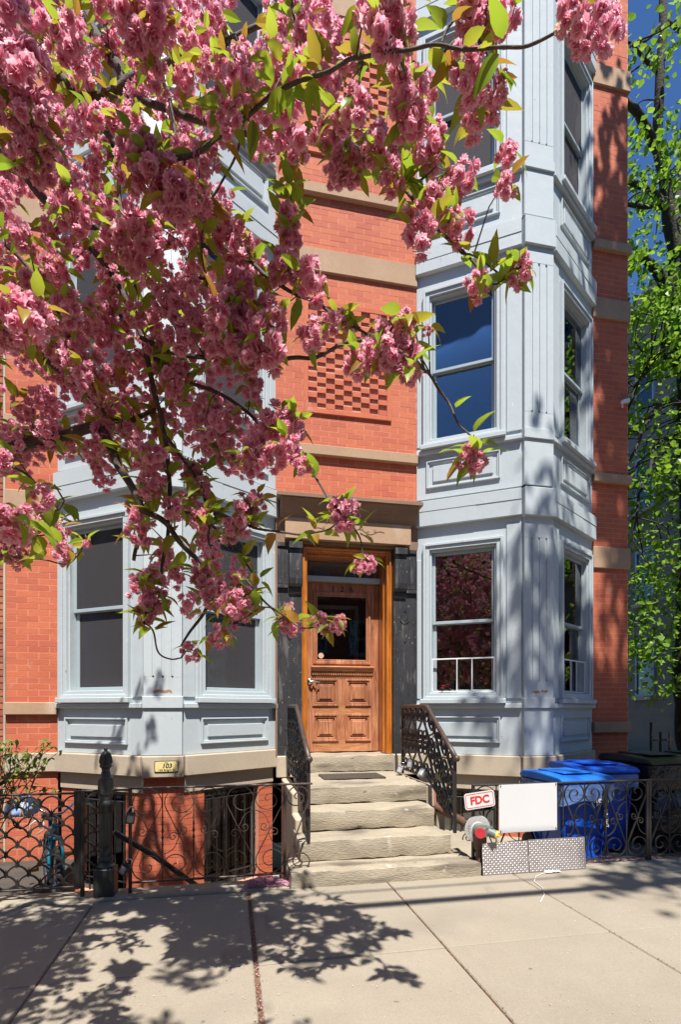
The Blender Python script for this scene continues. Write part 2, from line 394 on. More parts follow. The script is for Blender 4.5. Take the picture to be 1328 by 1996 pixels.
def leafy(name, cols, trans=.5, rough=.45, spec=.3, attr=None, tcol=None, hue=.03):
    """thin translucent leaf or petal; cols vary leaf by leaf, attr names a stored 0..1 value running along the petal"""
    m, n, l, b = base_mat(name); out = n['Material Output']
    geo = n.new('ShaderNodeNewGeometry'); oi = n.new('ShaderNodeObjectInfo')
    ad = n.new('ShaderNodeMath'); ad.operation='ADD'; l.new(geo.outputs['Random Per Island'], ad.inputs[0]); l.new(oi.outputs['Random'], ad.inputs[1])
    fr = n.new('ShaderNodeMath'); fr.operation='FRACT'; l.new(ad.outputs[0], fr.inputs[0])
    rp = n.new('ShaderNodeValToRGB'); e = rp.color_ramp.elements
    for i, c in enumerate(cols):
        p = i/max(1,len(cols)-1)
        if i < 2: e[i].position = p if i == 0 else (1.0 if len(cols)==2 else p); e[i].color = (*c,1)
        else: x = e.new(p); x.color = (*c,1)
    l.new(fr.outputs[0], rp.inputs['Fac']); col = rp.outputs[0]
    if attr:
        at = n.new('ShaderNodeAttribute'); at.attribute_name = attr
        mx = n.new('ShaderNodeMix'); mx.data_type='RGBA'; mx.inputs['A'].default_value = (*tcol,1)
        l.new(at.outputs['Fac'], mx.inputs['Factor']); l.new(col, mx.inputs['B']); col = mx.outputs['Result']
    l.new(col, b.inputs['Base Color']); b.inputs['Roughness'].default_value = rough; b.inputs['Specular IOR Level'].default_value = spec
    tl = n.new('ShaderNodeBsdfTranslucent'); l.new(col, tl.inputs[0])
    ms = n.new('ShaderNodeMixShader'); ms.inputs[0].default_value = trans
    l.new(b.outputs[0], ms.inputs[1]); l.new(tl.outputs[0], ms.inputs[2]); l.new(ms.outputs[0], out.inputs['Surface'])
m_, n_, l_, b_ = base_mat('screen'); b_.inputs['Base Color'].default_value = (.070,.064,.070,1); b_.inputs['Roughness'].default_value = .8
t_ = n_.new('ShaderNodeBsdfTransparent'); x_ = n_.new('ShaderNodeMixShader'); x_.inputs[0].default_value = .44
l_.new(t_.outputs[0], x_.inputs[1]); l_.new(b_.outputs[0], x_.inputs[2]); l_.new(x_.outputs[0], n_['Material Output'].inputs['Surface'])
leafy('petal', [(.90,.50,.61), (.87,.44,.56), (.94,.68,.75), (.90,.50,.62), (.96,.80,.83)], trans=.5, rough=.5, spec=.35, attr='tip', tcol=(.76,.17,.31))
leafy('debris', [(.14,.07,.04),(.22,.12,.07),(.09,.05,.03),(.45,.28,.26)], trans=.1, rough=.8)
leafy('fallen', [(.70,.34,.50), (.62,.26,.42), (.78,.50,.60), (.40,.20,.18)], trans=.2, rough=.7)
leafy('cherry_leaf', [(.34,.45,.035), (.26,.39,.03), (.42,.50,.05), (.18,.30,.025), (.44,.44,.04), (.38,.18,.035), (.30,.44,.04)], trans=.52, rough=.38, spec=.4)
leafy('linden_leaf', [(.17,.32,.025), (.13,.27,.022), (.24,.40,.035), (.30,.46,.04)], trans=.5, rough=.42, spec=.4)
leafy('street_leaf', [(.07,.15,.02), (.05,.12,.018), (.09,.19,.025)], trans=.4)
leafy('vine_leaf', [(.14,.24,.03), (.24,.33,.06), (.09,.16,.025)], trans=.4)
# ------------------------------------------------------------------ ground, street, sidewalk
g = MB()
for x0,x1,y0,y1 in ((-300,300,-300,-2.0),(-300,300,.6,300),(-300,-5.2,-2.0,.6),(6.6,300,-2.0,.6)):
    g.add([(x0,y0,.05),(x1,y0,.05),(x1,y1,.05),(x0,y1,.05)], [(0,1,2,3)])
tag(g.build('ground','dark_ground'), kind='structure')
tag(MB().box(-120,120,-16.5,-6.75,-.2,.09).build('road','asphalt'), kind='structure')
tag(MB().box(-120,120,-6.74,-6.58,-.1,.215).build('kerb','coping',bevel=.01), kind='structure')
sw = tag(MB().box(-14,14,-6.57,-2.092,.0,GZ-.012).build('sidewalk','joint_dirt'), 'concrete sidewalk slabs in front of the house', kind='structure')
XJ = [-.955+1.085*k for k in range(-7,10)]; YJ = [-2.095,-3.28,-4.365,-5.45,-6.565]
for i in range(len(XJ)-1):
    for j in range(4):
        gl = .011 if abs(XJ[i]-.13) < .01 else .004
        gr = .011 if abs(XJ[i+1]-.13) < .01 else .004
        x0, x1, y1, y0 = XJ[i]+gl, XJ[i+1]-gr, YJ[j]-.003, YJ[j+1]+.003
        dz = rnd.uniform(-.003,.003)
        MB().box(x0,x1,y0,y1,GZ-.1,GZ+dz).build('slab','concrete',sw,bevel=.006)
for x in XJ[3:10]:        # worn score line beside some joints is left to the slabs themselves
    pass
tag(MB().box(-5.2,.44,-2.088,-1.86,-.6,GZ+.012).build('coping_stone','coping',bevel=.012), kind='structure')
tag(MB().box(2.03,6.6,-2.088,-1.90,-.3,GZ+.004).build('coping_stone','coping',bevel=.012), kind='structure')
tag(MB().box(-5.2,.62,-1.858,.9,-.8,-.50).build('areaway_floor','coping'), kind='structure')
tag(MB().box(1.9,6.6,-1.898,.9,-.5,.13).build('areaway_floor','coping'), kind='structure')
tag(MB().box(-5.2,-1.62,-1.856,-.02,-.49,.0).build('entry_landing','dark_ground',bevel=.01), kind='structure')

# ------------------------------------------------------------------ the row house
house = empty('row_house', (0,0,GZ)); house.location = (0,0,0)
tag(house, 'red brick row house with two pale blue-grey bay fronts and a brown door', 'house')
PIERL, BL, C0, C1, BR, PIERR = (-2.31,-1.81), (-1.81,.498), .498, 2.207, (2.207,4.605), (4.605,5.14)
NOSE = .66
FLOORS = [1.60, 4.63, 7.66]
TOPZ = 11.3

# interior: floors, hall partitions and back wall seen through the glass
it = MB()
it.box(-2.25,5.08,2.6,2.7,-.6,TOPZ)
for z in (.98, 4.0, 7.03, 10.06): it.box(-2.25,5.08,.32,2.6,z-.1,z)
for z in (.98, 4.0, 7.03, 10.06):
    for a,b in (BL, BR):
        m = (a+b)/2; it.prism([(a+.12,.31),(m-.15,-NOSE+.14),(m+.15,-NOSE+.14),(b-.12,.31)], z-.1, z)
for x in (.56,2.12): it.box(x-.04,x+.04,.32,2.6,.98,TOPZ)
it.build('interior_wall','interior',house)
shell = MB()
shell.box(-2.305,-2.255,.2,10,-.6,TOPZ); shell.box(5.085,5.135,.2,10,-.6,TOPZ); shell.box(-2.25,5.08,9.95,10,-.6,TOPZ)
shell.box(-2.25,5.08,.05,9.95,TOPZ-.1,TOPZ)
shell.build('side_wall','brick_old',house)

# --- brickwork: mortar beds, then every brick
CH = .0655
brick_recs = []      # (x, y, z, length, height, angle)
def brick_rect(x0, x1, z0, z1, y=0.0, off=0):
    nrow = max(1, round((z1-z0)/CH)); ch = (z1-z0)/nrow
    for r in range(nrow):
        z = z0 + r*ch; x = x0 - (.105 if (r+off) % 2 else 0); j = .0062
        while x < x1-.012:
            a, b = max(x, x0), min(x+.21, x1)
            if b-a > .018:
                brick_recs.append((a+j/2, y+rnd.uniform(-.0005,.0009), z+j/2, b-a-j, ch-j))
            x += .21
bands = []           # (x0,x1,z0,z1,proj)
mort = MB()
def wall_strip(x0, x1, z0, z1, cuts, y=0.0, skip=()):
    """brick between z0 and z1, leaving out the stone bands listed in cuts and the rectangles in skip"""
    zz = z0
    mort.box(x0+.001, x1-.001, y+.0014, y+.2, z0, z1)
    for a, b in sorted(cuts) + [(z1, z1)]:
        if a > zz + .02: segs.append((x0, x1, zz, min(a, z1), y))
        zz = max(zz, b)
segs = []
thin = [(4.535,4.65), (7.565,7.68)]; thick = [(6.68,6.945), (9.71,9.975)]
wall_strip(C0, C1, 3.86, TOPZ, thin+thick)
wall_strip(*PIERL, 1.13, TOPZ, [(1.53,1.66),(3.62,3.88)]+thin+thick)
wall_strip(*PIERL, -.55, .92, [])
wall_strip(*PIERR, .84, TOPZ, [(1.28,1.42),(3.42,3.70)]+thin+thick)
PANELS = [(.818,1.883,5.03,6.34), (.818,1.883,8.06,9.37)]
for x0,x1,z0,z1,y in segs:
    cut = [p for p in PANELS if p[0] >= x0-.01 and p[1] <= x1+.01 and p[2] >= z0-.01 and p[3] <= z1+.01]
    if cut:
        p = cut[0]
        za = z0 + round((p[2]-z0)/CH)*CH; zb = z0 + round((p[3]-z0)/CH)*CH
        brick_rect(x0,x1,z0,p[2],y); brick_rect(x0,x1,p[3],z1,y)
        brick_rect(x0,p[0],p[2],p[3],y); brick_rect(p[1],x1,p[2],p[3],y)
    else: brick_rect(x0,x1,z0,z1,y)
brick_wall = mort.build('brick_wall','mortar',house)
def brick_size(r):
    a = proj((r[0]+r[3]/2, r[1], r[2]))
    if a is None or not (-10 < a[0] < 1338 and -10 < a[1] < 1560): return 0
    if a[0] < 540 and a[1] < 930: return .2*r[3]*r[4]/a[2]**2        # behind the blossom
    return r[3]*r[4]/a[2]**2
brick_recs.sort(key=brick_size, reverse=True)
bm_ = MB().box(0,1,0,1,0,1)
ub = bpy.data.meshes.new('brick'); ub.from_pydata(bm_.v,[],bm_.f); ub.materials.append(M['brick'])
for r in brick_recs[:300]:
    o = inst('brick', ub, brick_wall, (r[0],r[1],r[2])); o.scale = (r[3], .04, r[4])
rest = MB()
for r in brick_recs[300:]: rest.box(r[0], r[0]+r[3], r[1], r[1]+.04, r[2], r[2]+r[4])
tag(rest.build('bricks','brick',brick_wall), kind='stuff')

# stone bands
for (z0,z1) in thin+thick:
    pr = .055 if z1-z0 < .2 else .03
    for x0,x1 in ((C0,C1),PIERL,PIERR):
        e0 = .0 if x0 == C0 else 0; 
        MB().box(x0+.002, x1+(.022 if x1==PIERR[1] else -.002), -pr, .12, z0, z1).build('stone_band','brownstone',house,bevel=.006)
for x0,x1,z0,z1,pr in ((*PIERL,1.53,1.66,.05),(*PIERL,3.62,3.88,.03),(PIERR[0]+.002,PIERR[1]+.022,1.28,1.42,.05),(PIERR[0]+.002,PIERR[1]+.022,3.42,3.70,.03)):
    MB().box(x0,x1-.002,-pr,.12,z0,z1).build('stone_band','brownstone',house,bevel=.006)

# chequered brick panels
hb = bpy.data.meshes.new('header_brick'); hb.from_pydata(bm_.v,[],bm_.f); hb.materials.append(M['brick'])
for (x0,x1,z0,z1) in PANELS:
    fr = MB().ring(x0,x1,z0,z1,.058,-.024,.03)
    fr.box(x0+.058,x1-.058,.028,.05,z0+.058,z1-.058)
    lat = fr.build('chequered_panel','brick',house,bevel=.003)
    nx, nz = 9, 20
    wx, wz = (x1-x0-.116)/nx, (z1-z0-.116)/nz
    for i in range(nx):
        for k in range(nz):
            out = (i+k) % 2 == 0
            d = -.020+rnd.uniform(-.006,.006) if out else .016+rnd.uniform(-.004,.004)
            if not out: continue
            o = inst('header_brick', hb, lat, (x0+.058+i*wx+.002, d, z0+.058+k*wz+.002)); o.scale = (wx-.004, .045, wz-.003)
    bk = MB()
    for i in range(nx):
        for k in range(nz):
            if (i+k) % 2:
                bk.box(x0+.06+i*wx, x0+.056+(i+1)*wx, .018+rnd.uniform(-.004,.004), .032, z0+.060+k*wz, z0+.056+(k+1)*wz)
    tag(bk.build('recessed_bricks','brick',lat), kind='stuff')

# ------------------------------------------------------------------ bay fronts
def face_frame(P, Q):
    dx, dy = Q[0]-P[0], Q[1]-P[1]
    return (P[0],P[1],0), math.atan2(dy,dx), math.hypot(dx,dy)

def window(loc, rz, s0, s1, zb, shade=None, guard=False, screen=False):
    z0, z1 = zb+.12, zb+1.96
    c = MB()
    c.ring(s0,s1,z0-.012,z1,.03,-.050,.02); 
    c.ring(s0+.03,s1-.03,z0+.012,z1-.03,.045,-.034,.02)
    c.ring(s0+.075,s1-.075,z0+.03,z1-.075,.022,-.006,.13)
    wdw = c.build('window','paint',house,loc,rz,bevel=.004)
    MB().box(s0-.03,s1+.03,-.085,.10,zb+.052,zb+.107).build('sill','paint',wdw,bevel=.006)
    a, b = s0+.098, s1-.098
    zl, zh = z0+.055, z1-.10; zm = (zl+zh)/2 + .005
    us = MB().ring(a,b,zm-.02,zh,.036,.045,.075).build('sash','sash_paint',wdw,bevel=.003)
    MB().box(a+.03,b-.03,.058,.063,zm+.01,zh-.03).build('pane','glass',us)
    ls = MB().ring(a,b,zl,zm+.015,.042,.080,.112).build('sash','sash_paint',wdw,bevel=.003)
    MB().box(a+.036,b-.036,.094,.099,zl+.036,zm-.02).build('pane','glass',ls)
    if shade:
        MB().box(a+.01,b-.01,.16,.165,zl+(.0 if shade!='blind_white' else (zh-zl)*.62),zh).build('roller_shade',shade,wdw)
    if screen:
        MB().box(a+.032,b-.032,.051,.0515,zm+.012,zh-.032).build('insect_screen','screen',us); MB().box(a+.038,b-.038,.086,.0865,zl+.038,zm-.022).build('insect_screen','screen',ls)
    if guard:
        gz = zl+.40; q = MB(); L = b-a
        q.box(a-.005,b+.005,.018,.034,gz,gz+.016); q.box(a-.005,b+.005,.018,.034,zl+.012,zl+.026)
        for k in (.0,.40,.64,.985): q.box(a+k*L-.002,a+k*L+.010,.014,.030,zl+.026,gz)
        q.build('window_guard','white',wdw,bevel=.002)
    return wdw

def bay(x0, x1, base_top, base_bot, side):
    m = (x0+x1)/2; hw = .185
    A, N1, N2, B = (x0,0), (m-hw,-NOSE), (m+hw,-NOSE), (x1,0)
    for fi, (P, Q) in enumerate(((A,N1),(N2,B))):
        loc, rz, L = face_frame(P,Q)
        s0, s1 = (.085,1.01) if fi == 0 else (L-1.01,L-.085)
        for k, zb in enumerate(FLOORS):
            lo = base_top if k == 0 else zb-.52
            # flat boards: below the window, beside it, over it
            bd = MB()
            bd.box(0,L,0,.04,lo,zb+.02)
            bd.box(0,s0+.05,0,.04,zb+.02,zb+2.17); bd.box(s1-.05,L,0,.04,zb+.02,zb+2.17)
            bd.box(s0+.05,s1-.05,0,.04,zb+1.90,zb+2.17); bd.box(s0+.05,s1-.05,0,.04,zb+.02,zb+.15)
            bd.build('wall_boards','paint',house,loc,rz)
            # corner boards beside the nose and by the brick
            cb = MB()
            if fi == 0: cb.box(s1+.035,L-.004,-.016,.01,zb+.11,zb+2.10); cb.box(.003,s0-.028,-.010,.01,zb+.11,zb+1.78)
            else: cb.box(.004,s0-.035,-.016,.01,zb+.11,zb+2.10); cb.box(s1+.028,L-.003,-.010,.01,zb+.11,zb+1.78)
            cb.build('corner_board','paint',house,loc,rz,bevel=.003)
            js = rnd.uniform(.3,.7)*L; jz = zb+2.17+rnd.uniform(.13,.17)
            fz = MB(); fz.box(.0,L,-.054,.03,zb+2.172,zb+2.468); fz.box(.0,js-.0015,-.058,-.02,zb+2.17,jz); fz.box(js+.0015,L,-.058+.003,-.02,zb+2.17,jz); fz.box(.0,L,-.061,-.02,jz+.003,zb+2.47)
            fz.build('frieze_board','paint',house,loc,rz,bevel=.004)
            MB().box(-.0,L,-.048,.03,zb-.002,zb+.05).build('belt_ledge','paint',house,loc,rz,bevel=.006)
            # panel under the window
            p0, p1 = zb-.40, zb-.075
            if k == 0: p0 = max(p0, base_top+.10); p1 = zb-.10
            pm = MB(); pm.ring(s0+.035,s1-.035,p0,p1,.016,-.026,.01); pm.ring(s0+.051,s1-.051,p0+.016,p1-.016,.018,-.014,.01)
            pan = pm.build('panel','paint',house,loc,rz,bevel=.003)
            MB().box(s0+.115,s1-.115,-.020,.01,p0+.070,p1-.070).build('raised_panel','paint',pan,bevel=.004)
            if side == 'left': sh = ('shade_cloth' if fi == 0 else 'shade_brown') if k == 0 else ('shade_cloth' if fi==0 else None)
            else: sh = 'shade_cloth' if k == 2 else None
            window(loc, rz, s0, s1, zb, sh, guard=(side=='right' and k==0), screen=(side=='left' or k==2))
        # stone base and basement on this face
        MB().box(.0 if fi==0 else .012,L-(.012 if fi==0 else 0),-.045,.12,base_bot,base_top-.004).build('base_stone','base_stone',house,loc,rz,bevel=.010)
        st = MB(); st.box(.02,L-.02,.012,.14,base_bot-.17,base_bot-.004)
        st.build('lintel_stone','base_stone',house,loc,rz,bevel=.006)
        bw = MB(); o0, o1 = .22, L-.26
        if fi == 1: o0, o1 = .26, L-.22
        bz = base_bot-.175
        bw.box(.02,o0,.034,.14,-.55,bz); bw.box(o1,L-.02,.034,.14,-.55,bz); bw.box(o0,o1,.034,.14,-.55,-.30)
        bwo = bw.build('basement_wall','mortar',house,loc,rz)
        bk = MB()
        for a, b, za, zb2 in ((.02,o0,-.55,bz),(o1,L-.02,-.55,bz),(o0,o1,-.55,-.30)):
            n = round((zb2-za)/CH); ch = (zb2-za)/n
            for r in range(n):
                x = a - (.105 if r%2 else 0)
                while x < b-.01:
                    q0, q1 = max(x,a), min(x+.21,b)
                    if q1-q0 > .02: bk.box(q0+.0024,q1-.0024,.029+rnd.uniform(-.001,.001),.06,za+r*ch+.0024,za+(r+1)*ch-.0024)
                    x += .21
        tag(bk.build('bricks','brick',bwo), kind='stuff')
        # basement window: frame, pane and iron bars
        wf = MB(); wf.ring(o0,o1,-.295,bz,.04,.09,.13)
        wfo = wf.build('basement_window','basement_grey',house,loc,rz)
        MB().box(o0+.05,o1-.05,.106,.111,-.245,bz-.05).build('pane','glass',wfo)
        gb = MB()
        for kx in range(6): xx = o0+.05+(o1-o0-.10)*kx/5; gb.tube([(xx,.06,-.29),(xx,.06,bz-.03)],.007,6)
        for zz in (-.16,bz-.10): gb.tube([(o0-.01,.06,zz),(o1+.01,.06,zz)],.008,6)
        gb.build('window_bars','iron',wfo)
        MB().box(o0+.05,o1-.05,.122,.127,-.25,.36 if fi else .18).build('curtain','shade_grey',wfo)
    # the flat nose with its fluted pilaster
    loc, rz, L = face_frame(N1,N2)
    for k, zb in enumerate(FLOORS):
        lo = base_top if k == 0 else zb-.52
        pr = -.050
        sh = MB()
        xs = [.0]; fl = []
        gx = [.095,.185,.275]; gw = .022
        sh.box(.004,L-.004,pr+.012,.03,lo,zb+2.17)
        za, zt = zb+.30, zb+(1.98 if k else 1.92)
        # shaft: four strips with three sunk flutes between solid ends
        cuts = [.004]+[v for q in gx for v in (q-gw/2,q+gw/2)]+[L-.004]
        for i in range(0,len(cuts),2): sh.box(cuts[i],cuts[i+1],pr,pr+.014,za,zt)
        sh.box(.004,L-.004,pr,pr+.014,zb+.115,za); sh.box(.004,L-.004,pr,pr+.014,zt,zb+2.165)
        pil = sh.build('pilaster','paint',house,loc,rz,bevel=.0025)
        for q in gx:
            MB().lathe([(.010,0),(.010,.004)],10,(q,pr-.002,za+.008),'y').build('flute_hole_disc','cable_black' if k!=0 or side=='left' else 'sash_paint',pil)  # dark-coloured disc stands in for the shaded hole at the flute's foot
        MB().box(-.006,L+.006,pr-.020,.03,zb-.004,zb+.115).build('pilaster_base','paint',house,loc,rz,bevel=.006)
        MB().box(.002,L-.002,pr,.03,lo,zb-.003).build('pedestal','paint',house,loc,rz,bevel=.005)
        if k == 0:
            MB().box(-.012,L+.012,pr-.044,.03,zb+2.15,zb+2.475).build('metal_cap','paint_metal' if side=='right' else 'paint',house,loc,rz,bevel=.008)
        else:
            MB().box(-.006,L+.006,pr-.034,.03,zb+2.165,zb+2.475).build('capital','paint',house,loc,rz,bevel=.006)
    # peeled paint low on the nose
    pc = MB()
    for a,b,z in ((.09,.19,1.79),(.21,.29,1.80)) if side=='right' else ((.10,.27,1.775),):
        pts = [(a+(b-a)*i/6, z+.014*mnoise.noise(Vector((i*1.3,a*9,z)))) for i in range(7)]
        poly = pts + [(x, zz-.024-.010*mnoise.noise(Vector((x*40,3,1)))) for x,zz in reversed(pts)]
        pc.prism_y(poly, pr-.0025, pr+.002)
    pc.build('bare_patch','bare_wood',house,loc,rz)
    MB().box(-.012,L+.012,-.065,.12,base_bot-.006,base_top-.003).build('base_stone','base_stone',house,loc,rz,bevel=.010)
    nb = MB(); nb.box(.0,L,.030,.14,-.55,base_bot-.008); nbo = nb.build('basement_wall','mortar',house,loc,rz)
    bk = MB(); n = round((base_bot+.54)/CH); ch = (base_bot+.54)/n
    for r in range(n):
        x = -(.105 if r%2 else 0)
        while x < L-.01:
            q0,q1 = max(x,0),min(x+.21,L)
            if q1-q0 > .02: bk.box(q0+.0024,q1-.0024,.025+rnd.uniform(-.001,.001),.06,-.55+r*ch+.0024,-.55+(r+1)*ch-.0024)
            x += .21
    tag(bk.build('bricks','brick',nbo), kind='stuff')
    # roof over the bay
    MB().prism([(x0,.02),(m-hw,-NOSE+.0),(m+hw,-NOSE+.0),(x1,.02)], FLOORS[2]+2.47, FLOORS[2]+2.6).build('bay_roof','paint',house)
bay(*BL, 1.135, .925, 'left')
bay(*BR, 1.06, .82, 'right')
# stone base under the piers
MB().box(PIERL[0],PIERL[1]-.002,-.04,.12,.925,1.128).build('base_stone','base_stone',house,bevel=.01)
MB().box(PIERR[0]+.002,PIERR[1],-.02,.12,.55,.835).build('base_stone','base_stone',house,bevel=.01)

# ------------------------------------------------------------------ door surround
hd = MB()
hd.prism_x([(.1,3.772),(-.085,3.772),(-.10,3.82),(-.125,3.85),(-.135,3.87),(-.155,3.88),(-.175,3.92),(-.205,3.96),(-.205,3.965),(.1,3.965)], .545, 2.165)
hd.box(.50,2.21,-.225,.1,3.966,4.012)
hood = hd.build('door_hood','brownstone_dark',house,bevel=.004)
fz = MB().box(.60,2.10,-.10,.2,3.535,3.771).build('hood_frieze','brownstone',hood,bevel=.004)
MB().box(.50,2.205,-.035,.19,3.50,3.965).build('hood_back','brownstone_dark',hood)
# carved vine on the frieze
vn = MB()
def arc_pts(fn, n=26): return [fn(i/(n-1)) for i in range(n)]
for sg in (-1,1):
    cx = 1.35
    vn.flat(arc_pts(lambda t: (cx+sg*(.06+.36*t), 3.655+.035*math.sin(t*9)*(1-t*.6))), .006, .008)
    for q,(ox,oz,r) in enumerate(((.13,3.69,.03),(.22,3.64,.026),(.31,3.675,.022))):
        vn.flat(arc_pts(lambda t: (cx+sg*(ox+r*(1-t)*math.cos(6.5*t+q)), oz+r*(1-t)*math.sin(6.5*t+q))), .004, .008)
vo = vn.build('carved_vine','brownstone_dark',hood,(0,-.100,0))

for x0,x1,sg in ((.515,.80,1),(1.90,2.19,-1)):
    inner = (.645,.80) if sg == 1 else (1.90,2.055)
    outer = (.515,.64) if sg == 1 else (2.06,2.19)
    p = MB(); p.box(x0,x1,-.022,.25,1.055,3.50)
    pil = p.build('door_pilaster','black_paint',house,bevel=.005)
    b = MB()
    b.box(inner[0],inner[1],-.115,-.02,3.42,3.495); b.box(inner[0]+.008,inner[1]-.008,-.085,-.02,3.36,3.42)
    b.prism_x([(-.02,3.36),(-.105,3.36),(-.105,3.08),(-.095,3.02),(-.075,2.985),(-.02,2.985)], inner[0],inner[1])
    b.prism_x([(-.02,2.985),(-.055,2.985),(-.05,2.93),(-.03,2.905),(-.02,2.905)], inner[0]+.006,inner[1]-.006)
    b.build('bracket','black_paint',pil,bevel=.004)
    f = MB(); f.box(outer[0],outer[1],-.052,-.02,3.45,3.492); f.box(outer[0]+.004,outer[1]-.004,-.036,-.02,3.02,3.42)
    f.box(outer[0],outer[1],-.052,-.02,2.975,3.01)
    for q in (.33,.67):
        xx = outer[0]+(outer[1]-outer[0])*q; f.box(xx-.006,xx+.006,-.041,-.03,3.08,3.39)
    f.build('side_block','black_paint',pil,bevel=.003)
    # incised tulip and arrow ornaments, raised stile edges
    o = MB(); cx = (x0+x1)/2
    for zc in (2.70,1.42):
        for s in (-1,1):
            o.flat([(cx+s*.006,zc-.05),(cx+s*.030,zc),(cx+s*.026,zc+.045),(cx+s*.008,zc+.075)],.011,.012)
            o.flat([(cx,zc-.09),(cx+s*.045,zc-.06),(cx+s*.052,zc-.035)],.009,.012)
        o.flat([(cx,zc-.30),(cx,zc+.07)],.008,.010)
        for s in (-1,1): o.flat([(cx,zc-.31),(cx+s*.022,zc-.27),(cx+s*.032,zc-.24)],.010,.012)
    for xx in (x0+.012,x1-.012): o.box(xx-.012,xx+.012,-.008,.004,1.09,2.88)
    o.box(x0,x1,-.012,.004,1.055,1.16)
    o.build('carved_ornament','black_paint',pil,(0,-.024,0))
    MB().box(x0-.012,x1+.008,-.06,.25,.80,1.052).build('plinth_stone','base_stone',house,bevel=.012)
MB().box(.495,.514,-.06,.2,1.056,3.49).build('reveal_strip','brownstone_dark',house); 

# wooden door frame and transom
df = MB()
df.box(.802,.868,.015,.42,1.05,3.50); df.box(1.832,1.898,.015,.42,1.05,3.50)
df.box(.868,1.832,.015,.42,3.43,3.50)
frame = df.build('door_frame','frame_wood',house,bevel=.006)
fm = MB()
for x0,x1 in ((.815,.838),(1.862,1.885)): fm.box(x0,x1,-.004,.02,1.05,3.47)
for x0,x1 in ((.866,.885),(1.815,1.834)): fm.box(x0,x1,.12,.41,1.05,3.43)
fm.box(.815,1.885,-.004,.02,3.455,3.478); fm.box(.885,1.815,.12,.41,3.405,3.432)
fm.build('frame_moulding','frame_wood',frame,bevel=.005)
tb = MB().box(.886,1.814,.24,.38,3.145,3.205).build('transom_bar','sash_paint',frame,bevel=.004)
MB().box(.886,1.814,.325,.331,3.206,3.404).build('transom_pane','glass_door',frame)
MB().box(.886,1.814,.40,.405,3.23,3.404).build('transom_blind','plaster',frame)
# the door
DY = .325
d = MB()
X0, X1, Z0, Z1 = .888, 1.812, 1.062, 3.142
GX0, GX1, GZ0, GZ1 = 1.015, 1.675, 2.17, 3.0
PX = ((.985,1.29),(1.40,1.705)); PZ = ((1.20,1.515),(1.635,1.95))
d.box(X0,GX0,DY,DY+.045,Z0,Z1); d.box(GX1,X1,DY,DY+.045,Z0,Z1)
d.box(GX0,GX1,DY,DY+.045,GZ1,Z1)
door = d.build('door','door_wood',house,bevel=.003)
dr = MB(); dr.box(GX0,GX1,DY+.0005,DY+.044,1.955,GZ0); dr.box(GX0,GX1,DY+.0005,DY+.044,Z0,1.20); dr.box(GX0,GX1,DY+.0005,DY+.044,1.515,1.635)
dr.build('cross_rail','door_wood_cross',door,bevel=.002)
mu = MB(); mu.box(1.29,1.40,DY+.001,DY+.044,1.20,1.515); mu.box(1.29,1.40,DY+.001,DY+.044,1.635,1.955)
mu.build('mullion','door_wood',door,bevel=.002)
gm = MB(); gm.ring(GX0-.035,GX1+.035,GZ0-.03,GZ1+.035,.035,DY-.018,DY+.01); gm.ring(GX0,GX1,GZ0+.005,GZ1,.022,DY-.008,DY+.03)
gm.build('glass_moulding','door_wood',door,bevel=.005)
MB().box(GX0+.02,GX1-.02,DY+.018,DY+.024,GZ0+.02,GZ1-.02).build('door_pane','glass_door',door)
lg = MB(); lg.prism_x([(DY,2.115),(DY-.055,2.115),(DY-.06,2.10),(DY-.04,2.085),(DY-.03,2.06),(DY-.012,2.045),(DY,2.045)], .955,1.745)
lg.build('door_ledge','door_wood_cross',door,bevel=.003)
dn = MB()
for k in range(27): dn.box(.972+k*.0285,.988+k*.0285,DY-.022,DY,2.005,2.044)
dn.build('dentil_strip','door_wood_cross',door)
for px in PX:
    for pz in PZ:
        q = MB(); q.ring(px[0]-.012,px[1]+.012,pz[0]-.012,pz[1]+.012,.026,DY-.016,DY+.02)
        q.ring(px[0]+.014,px[1]-.014,pz[0]+.014,pz[1]-.014,.022,DY-.006,DY+.02)
        q.box(px[0]+.03,px[1]-.03,DY+.014,DY+.04,pz[0]+.03,pz[1]-.03)
        pan = q.build('door_panel','door_wood',door,bevel=.004)
        q = MB(); q.box(px[0]+.075,px[1]-.075,DY-.012,DY+.02,pz[0]+.078,pz[1]-.078)
        q.box(px[0]+.052,px[1]-.052,DY+.002,DY+.02,pz[0]+.055,pz[1]-.055)
        q.build('raised_centre','door_wood',pan,bevel=.004)
h = MB(); h.lathe([(.036,.0),(.036,-.010),(.030,-.016),(.016,-.020),(.014,-.05)],18,(.94,DY,1.925),'y')
h.tube([(.94,DY-.05,1.925),(.97,DY-.056,1.925),(1.06,DY-.05,1.917)],[.012,.011,.008],10)
h.build('door_handle','chrome',door,smooth=True,auto=40)
MB().box(.886,.892,DY-.004,DY+.01,2.10,2.27).build('latch_plate','steel',door)
MB().lathe([(.036,0),(.036,.002)],8,(1.085,DY+.014,2.245),'y').build('alarm_sticker','sticker',door)
for i,ch in enumerate('126'): text_obj('house_number',ch,.095,'ink',(1.235+i*.115,DY-.001,3.068),parent=door,bold=.002)
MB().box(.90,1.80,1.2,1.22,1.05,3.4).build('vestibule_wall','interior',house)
vf = MB().ring(1.05,1.72,1.2,3.0,.05,1.0,1.04); vf.build('inner_door_frame','plaster',house)

